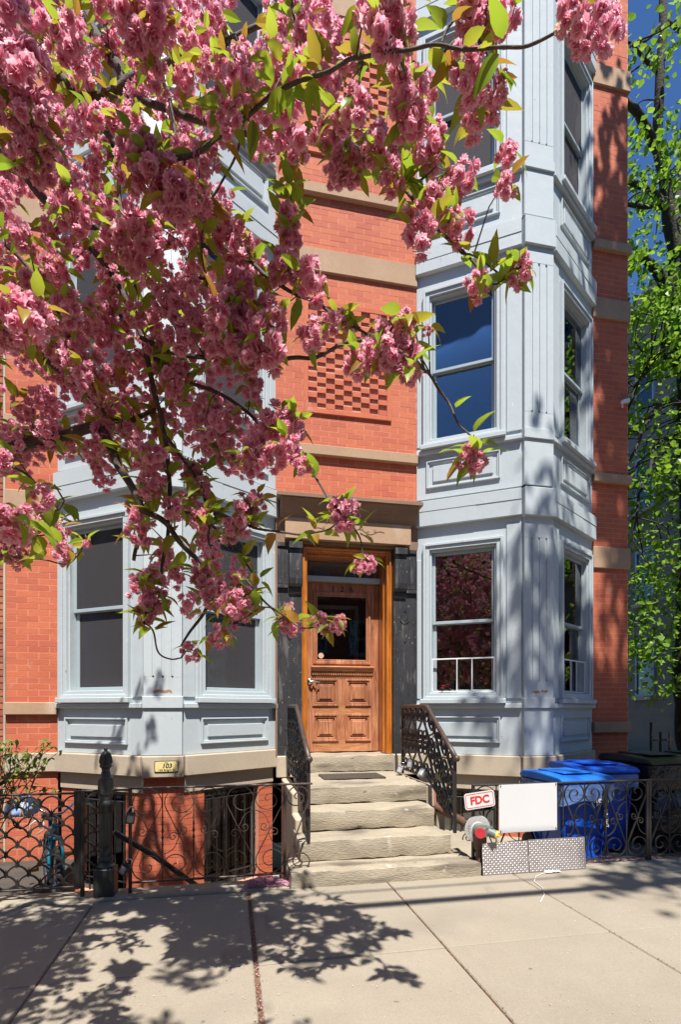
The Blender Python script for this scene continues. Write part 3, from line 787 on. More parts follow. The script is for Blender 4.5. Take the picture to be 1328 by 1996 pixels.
# white security camera on the right pier
cb = MB(); cb.box(-.012,.012,-.012,0,-.05,.03); cb.tube([(0,-.01,0),(.0,-.05,.01)],.010,8)
cb.tube([(-.055,-.075,-.018),(.055,-.045,.03)],[.026,.030],12)
cmo = cb.build('security_camera','white',None,(5.05,-.003,5.60)); tag(cmo,'small white security camera high on the right brick pier','camera')

# ------------------------------------------------------------------ neighbour on the left
nb = empty('neighbour_house'); tag(nb,'neighbouring old brick house at the left edge of the picture','house')
nw = MB(); nw.box(-9,-2.325,.012,9,-.55,TOPZ).build('brick_wall','mortar_old',nb)
bk = MB(); z = -.5; r = 0
while z < 10.6:
    x = -2.335-(.0 if r%2 else .105)-.21*4
    for k in range(5):
        a, b = x+.21*k, min(x+.21*(k+1), -2.335)
        if b-a > .02: bk.box(a+.004,b-.004,.004+rnd.uniform(-.003,.003),.03,z+.004,z+CH-.005)
    z += CH+.004; r += 1
tag(bk.build('bricks','brick_old',nw if False else nb), kind='stuff')
MB().box(-2.334,-2.312,-.005,.1,-.5,TOPZ).build('joint_strip','base_stone',nb)
# ------------------------------------------------------------------ stoop
stoop = empty('stoop', (1.3,-1.2,0)); stoop.location = (0,0,0)
tag(stoop, 'worn sandstone front steps leading up to the wooden door', 'steps')
for n_, a in (('door_sill',(.80,1.90,-.10,.44,.858,1.050)), ('landing',(.70,1.89,-1.20,-.02,.690,.856)), ('step',(.66,1.845,-1.53,-1.0,.512,.688)),
              ('step',(.545,1.875,-1.84,-1.35,.340,.510)), ('step',(.44,2.02,-2.11,-1.62,.16,.338))):
    rough_block(n_,'step_stone',*a,parent=stoop,amp=.012,cell=.05,seed=a[0]*10+a[2],rounding=.014)
sb = MB(); sb.box(.71,1.84,-1.15,-.06,-.5,.688); sb.box(.60,1.83,-1.8,-1.02,-.5,.338); sb.box(.67,1.80,-1.5,-1.02,.338,.51)
sb.build('stoop_base','base_stone',stoop,bevel=.01)
for a in ((.56,.66,-1.17,-.07,-.5,.80),(.555,.655,-1.48,-1.172,-.5,.62),(1.895,1.975,-1.17,-.07,-.2,.83),(1.88,1.96,-1.48,-1.172,-.2,.64)):
    MB().box(*a).build('cheek_stone','base_stone',stoop,bevel=.012)
dm = MB(); dm.box(.93,1.62,-.74,-.32,.862,.872); dm.ring(.92,1.63,-.745,-.315,.03,0,0.0)
dm = MB(); dm.box(.94,1.61,-.73,-.33,.8615,.871)
mat_o = dm.build('doormat','mat_rubber',bevel=.004); tag(mat_o,'flat brown doormat lying on the stone landing','doormat')
rb = MB()
for k in range(22): rb.box(.955+k*.0295,.970+k*.0295,-.715,-.345,.871,.875)
rb.build('ribs','mat_rubber',mat_o)

# ------------------------------------------------------------------ wrought iron
def spiral(cx, cz, r0, r1, a0, turn, n=34):
    return [(cx+(r0+(r1-r0)*(i/n)**.85)*math.cos(R(a0+turn*i/n)), cz+(r0+(r1-r0)*(i/n)**.85)*math.sin(R(a0+turn*i/n))) for i in range(n+1)]
def big_s(w, h, f=.94):
    r = w/2*f; cx, ct, cb = w/2, h-r, r
    top = spiral(cx-.04*w, ct, r*.97, r*.12, 180, 430)[::-1] + [(cx+r*math.cos(R(a)), ct+r*math.sin(R(a))) for a in range(165,-36,-15)]
    return top + [(w-x, h-z) for x, z in top[::-1]]
def small_hook(w, h):
    c = (.34*w, .535*h); r = .20*w; e = (c[0]+r*math.cos(R(55)), c[1]+r*math.sin(R(55)))
    s = (.05*w, .72*h); k = (.42*w, .68*h)
    b = [((1-t)**2*s[0]+2*t*(1-t)*k[0]+t*t*e[0], (1-t)**2*s[1]+2*t*(1-t)*k[1]+t*t*e[1]) for t in [i/8 for i in range(8)]]
    return b + spiral(*c, r, r*.16, 55, -520, 40)
def mesh_of(mb, name, mat, smooth=False):
    o = mb.build(name, mat, smooth=smooth); me = o.data; bpy.data.objects.remove(o); return me

def scroll_fence(name, label, group, xs, y, z0, z1, mat, flip0=0, wd=.0055, dp=.013, post=()):
    root = empty(name, (0,0,0)); root.location = (xs[0], y, z0); tag(root, label, 'fence', group)
    H = z1-z0; X = [x-xs[0] for x in xs]
    tr = MB().box(X[0]-.01,X[-1]+.01,-.016,.016,H-.004,H+.010).build('top_rail',mat,root,bevel=.003)
    MB().box(X[0]-.01,X[-1]+.01,-.012,.012,-.006,.008).build('bottom_rail',mat,root,bevel=.003)
    w = sum(X[i+1]-X[i] for i in range(len(X)-1))/(len(X)-1)
    ms = MB().flat(big_s(w-.008,H-.016),wd,dp); ms = mesh_of(ms,'scroll',mat)
    mk = MB(); hk = small_hook(w,H)
    mk.flat(hk,wd*.9,dp*.9); mk.flat([(w-a,H-b) for a,b in hk],wd*.9,dp*.9); mk = mesh_of(mk,'small_scroll',mat)
    for i in range(len(X)-1):
        fl = (i+flip0) % 2; ww = X[i+1]-X[i]
        for me, dx in ((ms,.004),(mk,0)):
            o = inst(me.name.split('.')[0], me, root, (X[i]+dx if not fl else X[i+1]-dx, 0, .010 if me is ms else .004))
            o.scale = ((ww/w)*(-1 if fl else 1), 1, 1); o.rotation_euler = (0, R(rnd.uniform(-.8,.8)), 0)
    tw = MB(); pts = 28
    for i in range(pts):                                 # square bar, twisted through its middle
        pass
    vs=[]; fs=[]
    for i in range(pts+1):
        z = H*i/pts; c = abs(i/pts-.5); tws = max(0,1-c/.22); a = R(360*1.5*min(1,max(0,(i/pts-.28)/.44)))
        r = .0055 + .0055*tws*abs(math.sin(i*1.35))
        for k in range(4): vs.append((r*math.cos(a+k*math.pi/2+.785), r*math.sin(a+k*math.pi/2+.785), z))
    for i in range(pts):
        for k in range(4): fs.append((i*4+k,i*4+(k+1)%4,(i+1)*4+(k+1)%4,(i+1)*4+k))
    tm = mesh_of(MB().add(vs,fs),'twisted_bar',mat)
    for i in range(1,len(X)-1): inst('twisted_bar',tm,root,(X[i],0,0))
    for x in (X[0],X[-1]):
        MB().box(x-.012,x+.012,-.012,.012,-.10 if z0-.1 > GZ-.03 else GZ-z0+.004,H+.004).build('end_post',mat,root,bevel=.002)
    for x in post: MB().box(x-xs[0]-.012,x-xs[0]+.012,-.03,-.006,GZ-z0+.004,H+.02).build('support_post',mat,root,bevel=.002)
    return root
scroll_fence('scroll_fence','black wrought iron scroll fence left of the front steps','scroll fences',
             [-.735,-.506,-.28,-.053,.175,.41],-1.985,.305,1.0,'iron_rust')
# scroll piece bridging fence and hand rail
br = empty('scroll_bracket',(.425,-1.985,.305)); tag(br,'single iron scroll between the left fence and the steps railing','railing')
MB().flat(big_s(.185,.68),.008,.016).build('scroll','iron_rust',br)
MB().box(-.004,.205,-.014,.014,.690,.704).build('top_rail','iron_rust',br,bevel=.002)
xr = [2.0+.2115*k for k in range(9)]
scroll_fence('scroll_fence','black wrought iron scroll fence right of the steps holding the signs','scroll fences',xr,-1.985,.262,.945,'iron',1,wd=.006,dp=.016)
scroll_fence('scroll_fence','iron scroll fence panel at the right edge in front of black bins','scroll fences',[3.72+.2115*k for k in range(8)],-1.985,.262,.945,'iron',0,wd=.006,dp=.016)
br = empty('scroll_bracket',(1.90,-1.985,.45)); tag(br,'thin iron scroll curling from the right railing post toward the red-capped pipe','railing')
MB().flat([(-.0,.0+.05)]+spiral(.055,.06,.05,.008,200,-560)[::-1][::-1],.006,.012).build('scroll','iron_rust',br)

# gate with fish-scale ironwork
def scale_lattice(root, x0, x1, z0, z1, w, rh, mat):
    rows = int((z1-z0)/rh)+1; r_ = 0
    for r in range(rows):
        zr = z1 - r*rh - .012; off = (w/2 if r % 2 else 0)
        pts = []; n = int((x1-x0)/w*14)
        mb = MB(); 
        for i in range(n+1):
            x = x0+(x1-x0)*i/n; ph = ((x-x0-off)/w) % 1.0
            zz = zr - rh*.96*(1-abs(math.sin(math.pi*ph))**.62)
            pts.append((x, max(zz, z0)))
        mb.flat(pts,.0115,.012)
        k = math.floor(-off/w)
        x = x0+off
        while x < x1+.001:
            zc = zr-rh*.96
            if zc > z0+.01:
                mb.prism_y([(x-.013,zc-.004),(x,zc-.016),(x+.013,zc-.004),(x+.010,zc+.020),(x+.004,zc+.012),(x,zc+.042),(x-.004,zc+.012),(x-.010,zc+.020)],-.008,.008)
            x += w
        mb.build('scale_row',mat,root)
gate = empty('iron_gate',(-2.25,-2.0,.30)); tag(gate,'black iron gate of fish-scale pattern at the far left','gate')
MB().ring(0,1.158,0,.690,.014,-.012,.012).build('gate_frame','iron',gate,bevel=.003)
scale_lattice(gate,.014,1.144,.014,.676,.149,.0695,'iron')
MB().box(1.135,1.175,-.016,.016,-.01,.70).build('latch_stile','iron',gate,bevel=.003)
gp = empty('gate_side_panel',(-1.062,-2.0,.30)); tag(gp,'narrow fish-scale iron panel between the gate and the cast iron post','gate')
MB().box(-.012,.014,-.014,.014,-.075,.705).build('stile','iron',gp,bevel=.003)
scale_lattice(gp,.014,.125,.014,.690,.149,.0695,'iron')
MB().tube([(.130,0,-.07),(.128,.005,.3),(.135,0,.60),(.13,0,.69)],.007,6).build('bar','iron_rust',gp)
MB().box(.012,.33,-.012,.012,.690,.704).build('top_rail','iron',gp,bevel=.003)

post = empty('cast_iron_post',(-.905,-1.985,GZ+.012)); tag(post,'dark cast iron fence post with acorn finial beside the gate','post')
MB().prism([(-.072,-.072),(.072,-.072),(.072,.072),(-.072,.072)],0,.20).build('base_block','post_iron',post,bevel=.006)
MB().lathe([(.066,.20),(.068,.215),(.052,.225),(.046,.24),(.058,.26),(.056,.275),(.044,.285),(.050,.31),(.046,.335),(.043,.35)],20).build('foot_moulding','post_iron',post,smooth=True,auto=45)
sh = MB(); prof = []
n = 40; vs=[]; fs=[]
for i,(z,r0) in enumerate(((.345,.043),(.36,.046),(.585,.049),(.60,.049))):
    for k in range(n):
        a = 2*math.pi*k/n; r = r0*(1-.07*(k%4==0)) ; vs.append((r*math.cos(a),r*math.sin(a),z))
for i in range(3):
    for k in range(n): fs.append((i*n+k,i*n+(k+1)%n,(i+1)*n+(k+1)%n,(i+1)*n+k))
MB().add(vs,fs).build('fluted_shaft','post_iron',post)
MB().lathe([(.049,.60),(.051,.605),(.051,.655),(.054,.66),(.054,.675),(.044,.69),(.042,.70),(.050,.715),(.046,.73)],20).build('neck','post_iron',post,smooth=True,auto=45)
MB().prism([(.056*math.cos(R(22.5+45*k)),.056*math.sin(R(22.5+45*k))) for k in range(8)],.73,.845).build('collar_block','post_iron',post,bevel=.004)
ac = MB().lathe([(.050,.845),(.052,.855),(.036,.868),(.033,.89),(.027,.905),(.030,.925),(.041,.935),(.044,.948),(.040,.956),(.041,.975),(.040,.995),(.033,1.02),(.022,1.042),(.012,1.052),(.014,1.06),(.010,1.075),(.002,1.083)],20)
ac.build('acorn_finial','post_iron',post,smooth=True,auto=60)
rb = MB()
for k in range(8):
    a = 2*math.pi*k/8; rb.tube([((r+.001)*math.cos(a),(r+.001)*math.sin(a),z) for r,z in ((.041,.96),(.042,.98),(.039,1.0),(.030,1.028),(.016,1.048))],.005,5)
rb.build('acorn_ribs','post_iron',post)

# basement stair pipe rail
tag(MB().tube([tuple(PY(222,1622,-1.75)),tuple(PY(300,1668,-1.6)),tuple(PY(400,1738,-1.35))],.022,12).build('pipe_rail','iron',smooth=True),
    'black pipe handrail slanting down behind the left scroll fence','railing')
# lock boxes
def lockbox(loc, rot, mat, label, s=1.0):
    r = empty('lock_box',loc); r.rotation_euler = rot; r.scale = (s,s,s); tag(r,label,'lock box','key lock boxes')
    MB().box(-.032,.032,-.02,.02,-.052,.036).build('case',mat,r,bevel=.008,seg=2)
    MB().box(-.022,.022,-.024,-.019,-.04,.012).build('dial_plate','steel' if mat!='lockbox_black' else 'lockbox',r,bevel=.002)
    MB().tube([(-.02,0,.03),(-.02,0,.06),(-.012,0,.074),(.012,0,.074),(.02,0,.06),(.02,0,.03)],.0045,8).build('shackle','chrome',r,smooth=True)
lockbox(tuple(PY(254,1592,-2.02)),(0,R(8),R(10)),'lockbox_black','black key lock box hung high on the fence end by the post')
lockbox(tuple(PY(243,1692,-2.03)),(0,R(35),R(-10)),'lockbox_black','black key lock box hung low on the fence end by the post')

# railings beside the steps
def railing(x, label, y_wall, y_knee, y_low, z_hi, z_lo, base_lo, base_hi):
    root = empty('step_railing',(x,y_low,base_lo)); tag(root,label,'railing','railings beside the front steps')
    def W(p): return (p[0]-x, p[1]-y_low, p[2]-base_lo)
    pts = [(x,y_wall,z_hi),(x,(y_wall+y_knee)/2,z_hi+.003),(x,y_knee+.03,z_hi+.002),(x,y_knee-.02,z_hi-.012)]
    for t in (.25,.5,.75,1): pts.append((x,y_knee+(y_low-.03-y_knee)*t,z_hi+(z_lo-z_hi)*t))
    MB().tube([W(p) for p in pts],.021,12).build('hand_rail','iron_rust',root,smooth=True)
    kb = MB().lathe([(.002,-.03),(.018,-.026),(.027,-.012),(.029,.0),(.026,.014),(.016,.026),(.002,.03)],14,W((x,y_low-.04,z_lo-.002)))
    kb.build('rail_knob','iron_rust',root,smooth=True)
    MB().box(-.014,.014,-.014,.014,.004,z_lo-base_lo).build('post','iron',root,bevel=.003)
    yb = y_wall+.02
    MB().box(-.014,.014,yb-y_low-.014,yb-y_low+.014,base_hi-base_lo,z_hi-base_lo).build('post','iron',root,bevel=.003)
    def ztop(y): return z_hi-.02 if y > y_knee else z_hi-.02+(z_lo-z_hi)*(y_knee-y)/(y_knee-y_low)
    zb0 = base_hi+.055
    def zbot(y): return zb0 if y > y_knee else zb0+(base_lo+.10-zb0)*(y_knee-y)/(y_knee-y_low)
    q = [(y_wall,zb0),(y_knee,zb0),(y_low,base_lo+.10)]
    MB().tube([W((x,a,b)) for a,b in q],.011,6).build('lower_rail','iron',root)
    n = 9
    ys = [y_wall+.01+(y_low-y_wall-.02)*i/n for i in range(n+1)]
    for i in range(n):
        w = abs(ys[i+1]-ys[i]); H = ztop((ys[i]+ys[i+1])/2)-zbot((ys[i]+ys[i+1])/2)
        mb = MB()
        def fn(a,z,d,i=i,w=w,H=H):
            y = ys[i]-a; k = z/H
            return (d, y-y_low, zbot(y)+(ztop(y)-zbot(y))*k-base_lo)
        cur = [(w-a,b) for a,b in big_s(w,H*.52)] if i%2 else big_s(w,H*.52)
        mb.flat(cur,.010,.020,fn)
        cur2 = [(a,b+H*.48) for a,b in ([(w-a,b) for a,b in big_s(w,H*.52)] if not i%2 else big_s(w,H*.52))]
        mb.flat(cur2,.010,.020,fn)
        mb.build('scroll','iron',root)
    return root
railing(.62,'black scrolled iron railing on the left side of the steps',-.33,-1.02,-1.84,1.615,1.185,.505,.855)
railing(1.915,'black scrolled iron railing on the right side of the steps',-.36,-1.12,-1.80,1.615,1.165,.505,.855)
lockbox((1.83,-.52,.93),(R(-10),R(20),R(-30)),'lockbox','grey key lock box lying at the foot of the right railing, nearest the door')
lockbox((1.90,-.66,1.00),(R(-12),R(6),R(-55)),'lockbox','grey key lock box hooked on the right railing between two others')
lockbox((1.885,-1.06,.95),(R(-40),R(0),R(-60)),'lockbox','silver key lock box with slotted face, foremost on the right railing')

# ------------------------------------------------------------------ signs and fire connection
sg = empty('fire_sign',(2.035,-2.035,.832)); sg.rotation_euler = (0,R(-6.5),0); tag(sg,'white FDC sign with red border on the fence','sign')
def rrect(w,h,r,n=5):
    out=[]
    for cx,cz,a0 in ((w/2-r,h/2-r,0),(-w/2+r,h/2-r,90),(-w/2+r,-h/2+r,180),(w/2-r,-h/2+r,270)):
        out += [(cx+r*math.cos(R(a0+90*k/n)),cz+r*math.sin(R(a0+90*k/n))) for k in range(n+1)]
    return out
MB().prism_y(rrect(.272,.138,.024),-.001,.002).build('plate','sign_white',sg)
o_, i_ = rrect(.252,.118,.018), rrect(.242,.108,.014); n=len(o_); bd=MB()
bd.add([(a,-.0022,b) for a,b in o_]+[(a,-.0022,b) for a,b in i_],[(k,(k+1)%n,(k+1)%n+n,k+n) for k in range(n)])
bd.build('border','sign_red',sg)
text_obj('lettering','FDC',.090,'sign_red',(0,-.0022,-.001),parent=sg,bold=.0036,xs=1.0,extrude=.0003)
bs = empty('blank_sign',(2.478,-2.04,.752)); bs.rotation_euler=(0,R(-.4),0); tag(bs,'blank white rectangular sign wired to the fence beside the steps','sign')
MB().box(-.271,.271,-.002,.002,-.203,.203).build('panel','sign_white',bs,bevel=.001)
tz = MB()
for a in (-.258,.258):
    for b in (-.19,.19): tz.tube([(a,-.004,b-.008),(a+.002,-.007,b),(a,-.004,b+.010)],.003,6)
tz.build('wire_ties','cable_black',bs)
fd = empty('fire_connection',(2.035,-2.02,GZ)); tag(fd,'round fire department pipe connection with red and yellow caps','hydrant')
Zc=.362
MB().lathe([(.112,0),(.112,-.006),(.060,-.008),(.058,-.016)],32,(0,.03,Zc),'y').build('disc','disc',fd,smooth=True,auto=35)
MB().lathe([(.113,.004),(.117,-.004),(.114,-.009),(.109,-.010)],32,(0,.03,Zc),'y').build('disc_rim','steel',fd,smooth=True,auto=35)
nz = MB(); nz.tube([(.0,.02,Zc),(.01,-.06,Zc),(.02,-.10,Zc-.005)],[.055,.05,.04],16)
nz.tube([(.0,-.05,Zc),(-.035,-.10,Zc-.002)],[.04,.042],16); nz.tube([(.02,-.05,Zc+.01),(.10,-.105,Zc-.025)],[.042,.036],16)
nz.tube([(.05,-.07,Zc+.03),(.075,-.10,Zc+.03)],.012,8)
nz.build('nozzle_body','nozzle_green',fd,smooth=True,auto=40)
MB().tube([(-.035,-.098,Zc-.002),(-.045,-.118,Zc-.003)],[.044,.043],24).build('cap','cap_red',fd)['label']='red cap'
yc = MB().tube([(.098,-.102,Zc-.024),(.112,-.112,Zc-.030)],[.037,.036],24); yc.tube([(.11,-.11,Zc-.03),(.122,-.12,Zc-.034)],.012,8)
yc.build('cap','cap_yellow',fd)['label']='yellow cap'
MB().box(-.045,.045,-.055,.02,Zc-.15,Zc-.045).build('bracket','pipe',fd,bevel=.004)
MB().tube([(0,.0,.004),(0,.0,Zc-.12)],.03,12).build('stand_pipe','pipe',fd)
for i,ch in enumerate('SPKR'):
    a = R(202-i*14); text_obj('plate_lettering',ch,.024,'ink',(.083*math.cos(a),.0205,Zc+.083*math.sin(a)),(R(90),-(a-R(90)),0),fd)
pp = MB().tube([(1.90,-1.42,.665),(1.96,-1.66,.625),(2.02,-1.93,.585)],.037,16); pp.tube([(2.005,-1.86,.597),(2.02,-1.94,.584)],.046,16)
tag(pp.build('feed_pipe','pipe',smooth=True,auto=40),'rusty brown pipe running from the stoop to the fire connection','pipe')
for i,(x0,x1) in enumerate(((2.03,2.448),(2.453,2.985))):
    r = empty('tread_plate',(x0,-2.105,GZ+.004)); tag(r,('diamond tread plate leaning on the fence under the red-capped pipe','diamond tread plate leaning on the fence under the blank sign, right one')[i],'metal plate','tread plates')
    r.rotation_euler=(R(-5),0,0)
    L=x1-x0; H=.262+.006*i
    MB().box(0,L,-.001,.002,0,H).build('sheet','tread_plate',r)
    lg=MB(); s=.0185
    for a in range(int(L/s)):
        for b in range(int(H/s)):
            cx,cz=(a+.5)*s,(b+.5)*s; k=1 if (a+b)%2 else -1; l=.0085; q=.0042
            lg.add([(cx-l*.7,-.001,cz-k*l*.7),(cx+q*.7,-.001,cz-k*q*.7),(cx+l*.7,-.001,cz+k*l*.7),(cx-q*.7,-.001,cz+k*q*.7),(cx,-.0035,cz)],[(0,1,4),(1,2,4),(2,3,4),(3,0,4)])
    tag(lg.build('raised_lugs','steel',r),kind='stuff')

# plaque with the apartment number
pq = empty('number_plaque',(-.656+.035,-NOSE-.0665,1.03)); tag(pq,'small yellow enamel plaque reading 103 on the stone base','sign')
MB().prism_y(rrect(.222,.110,.012),-.006,.0).build('plate_back','ink',pq)
MB().prism_y(rrect(.210,.098,.012),-.0075,-.006).build('plate','plaque',pq)
text_obj('lettering','103',.062,'ink',(.005,-.0078,.004),parent=pq,bold=.0016,shear=.2)
text_obj('lettering','Apt',.020,'ink',(0,-.0078,.038),parent=pq,shear=.15)
text_obj('lettering','126 Bright St',.027,'ink',(0,-.0078,-.035),parent=pq,bold=.0004,shear=.15,xs=1.1)

# ------------------------------------------------------------------ bins
def bin_cart(loc, rz, body, lid, label, w=.56, d=.62, h=.86, open_=0, group='wheeled bins'):
    r = empty('wheeled_bin',loc,rz); tag(r,label,'bin',group)
    b = MB(); lo,hi = .40,.5
    vs=[]
    for z,k in ((.03,.80),(.10,.82),(h*.82,.97),(h*.84,1.0),(h*.90,1.0)):
        for sx,sy in ((-1,-1),(1,-1),(1,1),(-1,1)):
            for t in ((.86,1.0),(1.0,.86)) if sx*sy>0 else ((1.0,.86),(.86,1.0)):
                vs.append((sx*w/2*k*t[0],sy*d/2*k*t[1],z))
    n=8; fs=[(i*n+k,i*n+(k+1)%n,(i+1)*n+(k+1)%n,(i+1)*n+k) for i in range(4) for k in range(n)]+[tuple(range(n-1,-1,-1)),tuple(range(4*n,5*n))]
    b.add(vs,fs).build('body',body,r,bevel=.006)
    rb = MB()
    rb.box(-w*.50,w*.50,-d*.515,d*.515,h*.875,h*.905); rb.build('rim',body,r,bevel=.008)
    l = MB()
    l.prism_x([(-d*.53,h*.905),(-d*.54,h*.935),(-d*.45,h*.965),(0,h*.99),(d*.45,h*.985),(d*.52,h*.95),(d*.52,h*.905)],-w*.53,w*.53)
    lo_ = l.build('lid',lid,r,bevel=.012,seg=2)
    MB().box(-w*.30,w*.30,-d*.30,d*.34,h*.985,h*1.004).build('lid_panel',lid,lo_,bevel=.01)
    for s in (-1,1): MB().lathe([(.10,-.02),(.11,-.012),(.11,.012),(.10,.02)],18,(s*w*.44,d*.38,.11),'x').build('wheel','rubber',r,smooth=True,auto=40)
    MB().tube([(-w*.36,d*.50,h*.88),(-w*.36,d*.58,h*.89),(w*.36,d*.58,h*.89),(w*.36,d*.50,h*.88)],.014,8).build('handle',body,r)
    return r
FZ=.132
b1 = bin_cart((3.20,-1.50,FZ),R(4),'bin_blue','lid_blue','blue recycling bin with taped bag, nearest the blank sign')
b2 = bin_cart((3.74,-1.16,FZ),R(-6),'bin_blue','bin_blue','bright blue recycling bin between another blue bin and black bins',w=.60,h=.90)
bin_cart((4.55,-1.02,FZ),R(5),'bin_black','bin_black','black wheeled bin overhung by a shiny bag, beside the blue bins',w=.66,d=.70,h=.97)
bin_cart((5.35,-1.08,FZ),R(-3),'bin_black','bin_black','black wheeled bin at the right edge behind the iron fence',w=.66,d=.70,h=.98)
def bag(name,loc,sx,sy,sz,mat,label,seed):
    bm=bmesh.new(); bmesh.ops.create_icosphere(bm,subdivisions=4,radius=1)
    for v in bm.verts:
        p=v.co.copy(); nn=mnoise.noise(p*1.6+Vector((seed,0,0)))*.22+abs(mnoise.noise(p*4+Vector((0,seed,0))))*.16+mnoise.noise(p*9)*.05
        v.co=p*(1+nn); v.co.x*=sx; v.co.y*=sy; v.co.z*=sz
    zmin=min(v.co.z for v in bm.verts)
    for v in bm.verts: v.co.z-=zmin
    me=bpy.data.meshes.new(name); bm.to_mesh(me); bm.free(); me.materials.append(M[mat])
    for p in me.polygons: p.use_smooth=True
    o=inst(name,me,None,loc); tag(o,label,'bag','bin bags'); return o
# plastic liners folded over the rims of the bins
def liner(parent, w, d, z, drop, mat, seed):
    n=72; vs=[]; fs=[]
    for j in range(7):
        for i in range(n):
            a=2*math.pi*i/n; c,s=math.cos(a),math.sin(a); k=1/max(abs(c),abs(s))**.85
            ripple=.010+.014*abs(mnoise.noise(Vector((c*6+seed,s*6,j*.5))))*(.4+j*.25)
            dz=drop*(j/6)*(.72+.5*mnoise.noise(Vector((c*2.2,s*2.2,seed))))
            vs.append((c*k*(w/2+ripple),s*k*(d/2+ripple),z-dz))
    for j in range(6):
        for i in range(n): fs.append((j*n+i,j*n+(i+1)%n,(j+1)*n+(i+1)%n,(j+1)*n+i))
    return MB().add(vs,fs).build('bin_liner',mat,parent,smooth=True)
liner(b1,.575,.645,.765,.22,'clear_bag',3); liner(b2,.62,.66,.80,.20,'clear_bag',8)
for o in list(bpy.data.objects):
    if o.name.startswith('wheeled_bin') and 'black' in o['label'][:6]: liner(o,.70,.74,.865,.26,'bag_black',o.location.x)
bag('rubbish_bag',(4.30,-1.62,FZ),.24,.17,.30,'bag_black','knotted black rubbish bag slumped between fence and black bin',5)
tp = MB().prism_y([(-.03,.70),(.03,.71),(.028,.60),(.038,.42),(.026,.34),(-.022,.33),(-.03,.45),(-.024,.58)],-.346,-.342).build('black_tape','bag_black',b1,(.16,0,.0))
text_obj('tape_writing','126',.085,'cord_white',(.05,-.36,.60),(R(90),R(-35),0),b1,bold=.001)
text_obj('tape_writing','BRIGHT',.05,'cord_white',(.165,-.352,.45),(R(90),R(85),0),b1,bold=.001)

# ------------------------------------------------------------------ bicycle behind the gate
bk = empty('bicycle',(-1.50,-1.22,.0),R(22)); tag(bk,'small teal bicycle parked behind the fish-scale gate','bicycle')
def wheel(y):
    w_ = MB(); n=28; pts=[(0,y+.23*math.cos(2*math.pi*i/n),.232+.23*math.sin(2*math.pi*i/n)) for i in range(n+1)]
    ty = MB().tube(pts,.022,8,False).build('wheel','rubber',bk,smooth=True)
    MB().tube([(0,y+(p[1]-y)*.88,.232+(p[2]-.232)*.88) for p in pts],.009,6,False).build('rim','chrome',ty)
    sp=MB()
    for i in range(16): a=2*math.pi*i/16; sp.tube([(.012*(-1)**i,y,.232),(0,y+.2*math.cos(a),.232+.2*math.sin(a))],.0018,4)
    sp.tube([(-.05,y,.232),(.05,y,.232)],.016,8); sp.build('spokes','chrome',ty)
wheel(-.36); wheel(.36)
f_=MB(); f_.tube([(0,-.24,.60),(0,.05,.30)],.020,10); f_.tube([(0,-.25,.66),(0,-.24,.56)],.024,10); f_.tube([(0,-.24,.62),(0,.12,.56)],.016,10)
f_.tube([(0,.14,.62),(0,.05,.28)],.017,10)
for s in (-1,1): f_.tube([(0,.05,.28),(s*.05,.36,.232)],.010,8); f_.tube([(0,.12,.55),(s*.05,.36,.232)],.009,8)
f_.build('frame','teal',bk,smooth=True)
fk=MB()
for s in (-1,1): fk.tube([(s*.035,-.26,.55),(s*.05,-.30,.45),(s*.05,-.36,.232)],.012,8)
fk.tube([(-.05,-.262,.54),(.05,-.262,.54)],.018,8); fk.build('fork','teal',bk,smooth=True)
MB().tube([(-.25,-.16,.80),(-.16,-.20,.82),(-.05,-.25,.74),(.05,-.25,.74),(.16,-.20,.82),(.25,-.16,.80)],.012,8).build('handlebar','chrome',bk,smooth=True)
MB().tube([(0,-.25,.64),(0,-.255,.75)],.016,8).build('stem','chrome',bk)
for s in (-1,1): MB().tube([(s*.16,-.20,.82),(s*.26,-.155,.80)],.018,8).build('grip','rubber',bk)
MB().prism([(-.02,-.02),(.02,-.02),(.07,.16),(.05,.21),(-.05,.21),(-.07,.16)],.635,.68).build('saddle','rubber',bk,bevel=.015,seg=2)
pd=MB(); pd.tube([(-.10,.05,.28),(.10,.05,.28)],.010,8); pd.box(-.17,-.09,.10,.16,.20,.225); pd.box(.09,.17,-.06,0,.34,.365); pd.tube([(-.10,.05,.28),(-.10,.13,.21)],.010,8); pd.tube([(.10,.05,.28),(.10,-.03,.35)],.010,8)
pd.build('pedals','yellow_plastic',bk)
bm=bmesh.new(); bmesh.ops.create_uvsphere(bm,u_segments=20,v_segments=12,radius=.12)
for v in bm.verts:
    v.co.y*=1.25; v.co.z = v.co.z*.95 if v.co.z>-.02 else -.02+v.co.z*.25
me=bpy.data.meshes.new('helmet_shell'); bm.to_mesh(me); bm.free(); me.materials.append(M['helmet_blue'])
for p in me.polygons: p.use_smooth=True
hl=empty('bike_helmet',(-1.62,-1.54,.80)); tag(hl,'blue and white helmet hanging on the bicycle handlebar','helmet'); inst('shell',me,hl)
MB().tube([(-.09,0,-.02),(-.05,-.02,-.12),(0,-.03,-.15),(.05,-.02,-.12),(.09,0,-.02)],.006,6).build('strap','rubber',hl)
wire=MB().tube([tuple(PY(x,y,-1.75)) for x,y in ((60,1625),(58,1608),(68,1600),(84,1602),(86,1616),(72,1626))],.006,6)
tag(wire.build('cable_lock','cord_white',smooth=True),'white looped cable lock above the bicycle','lock')

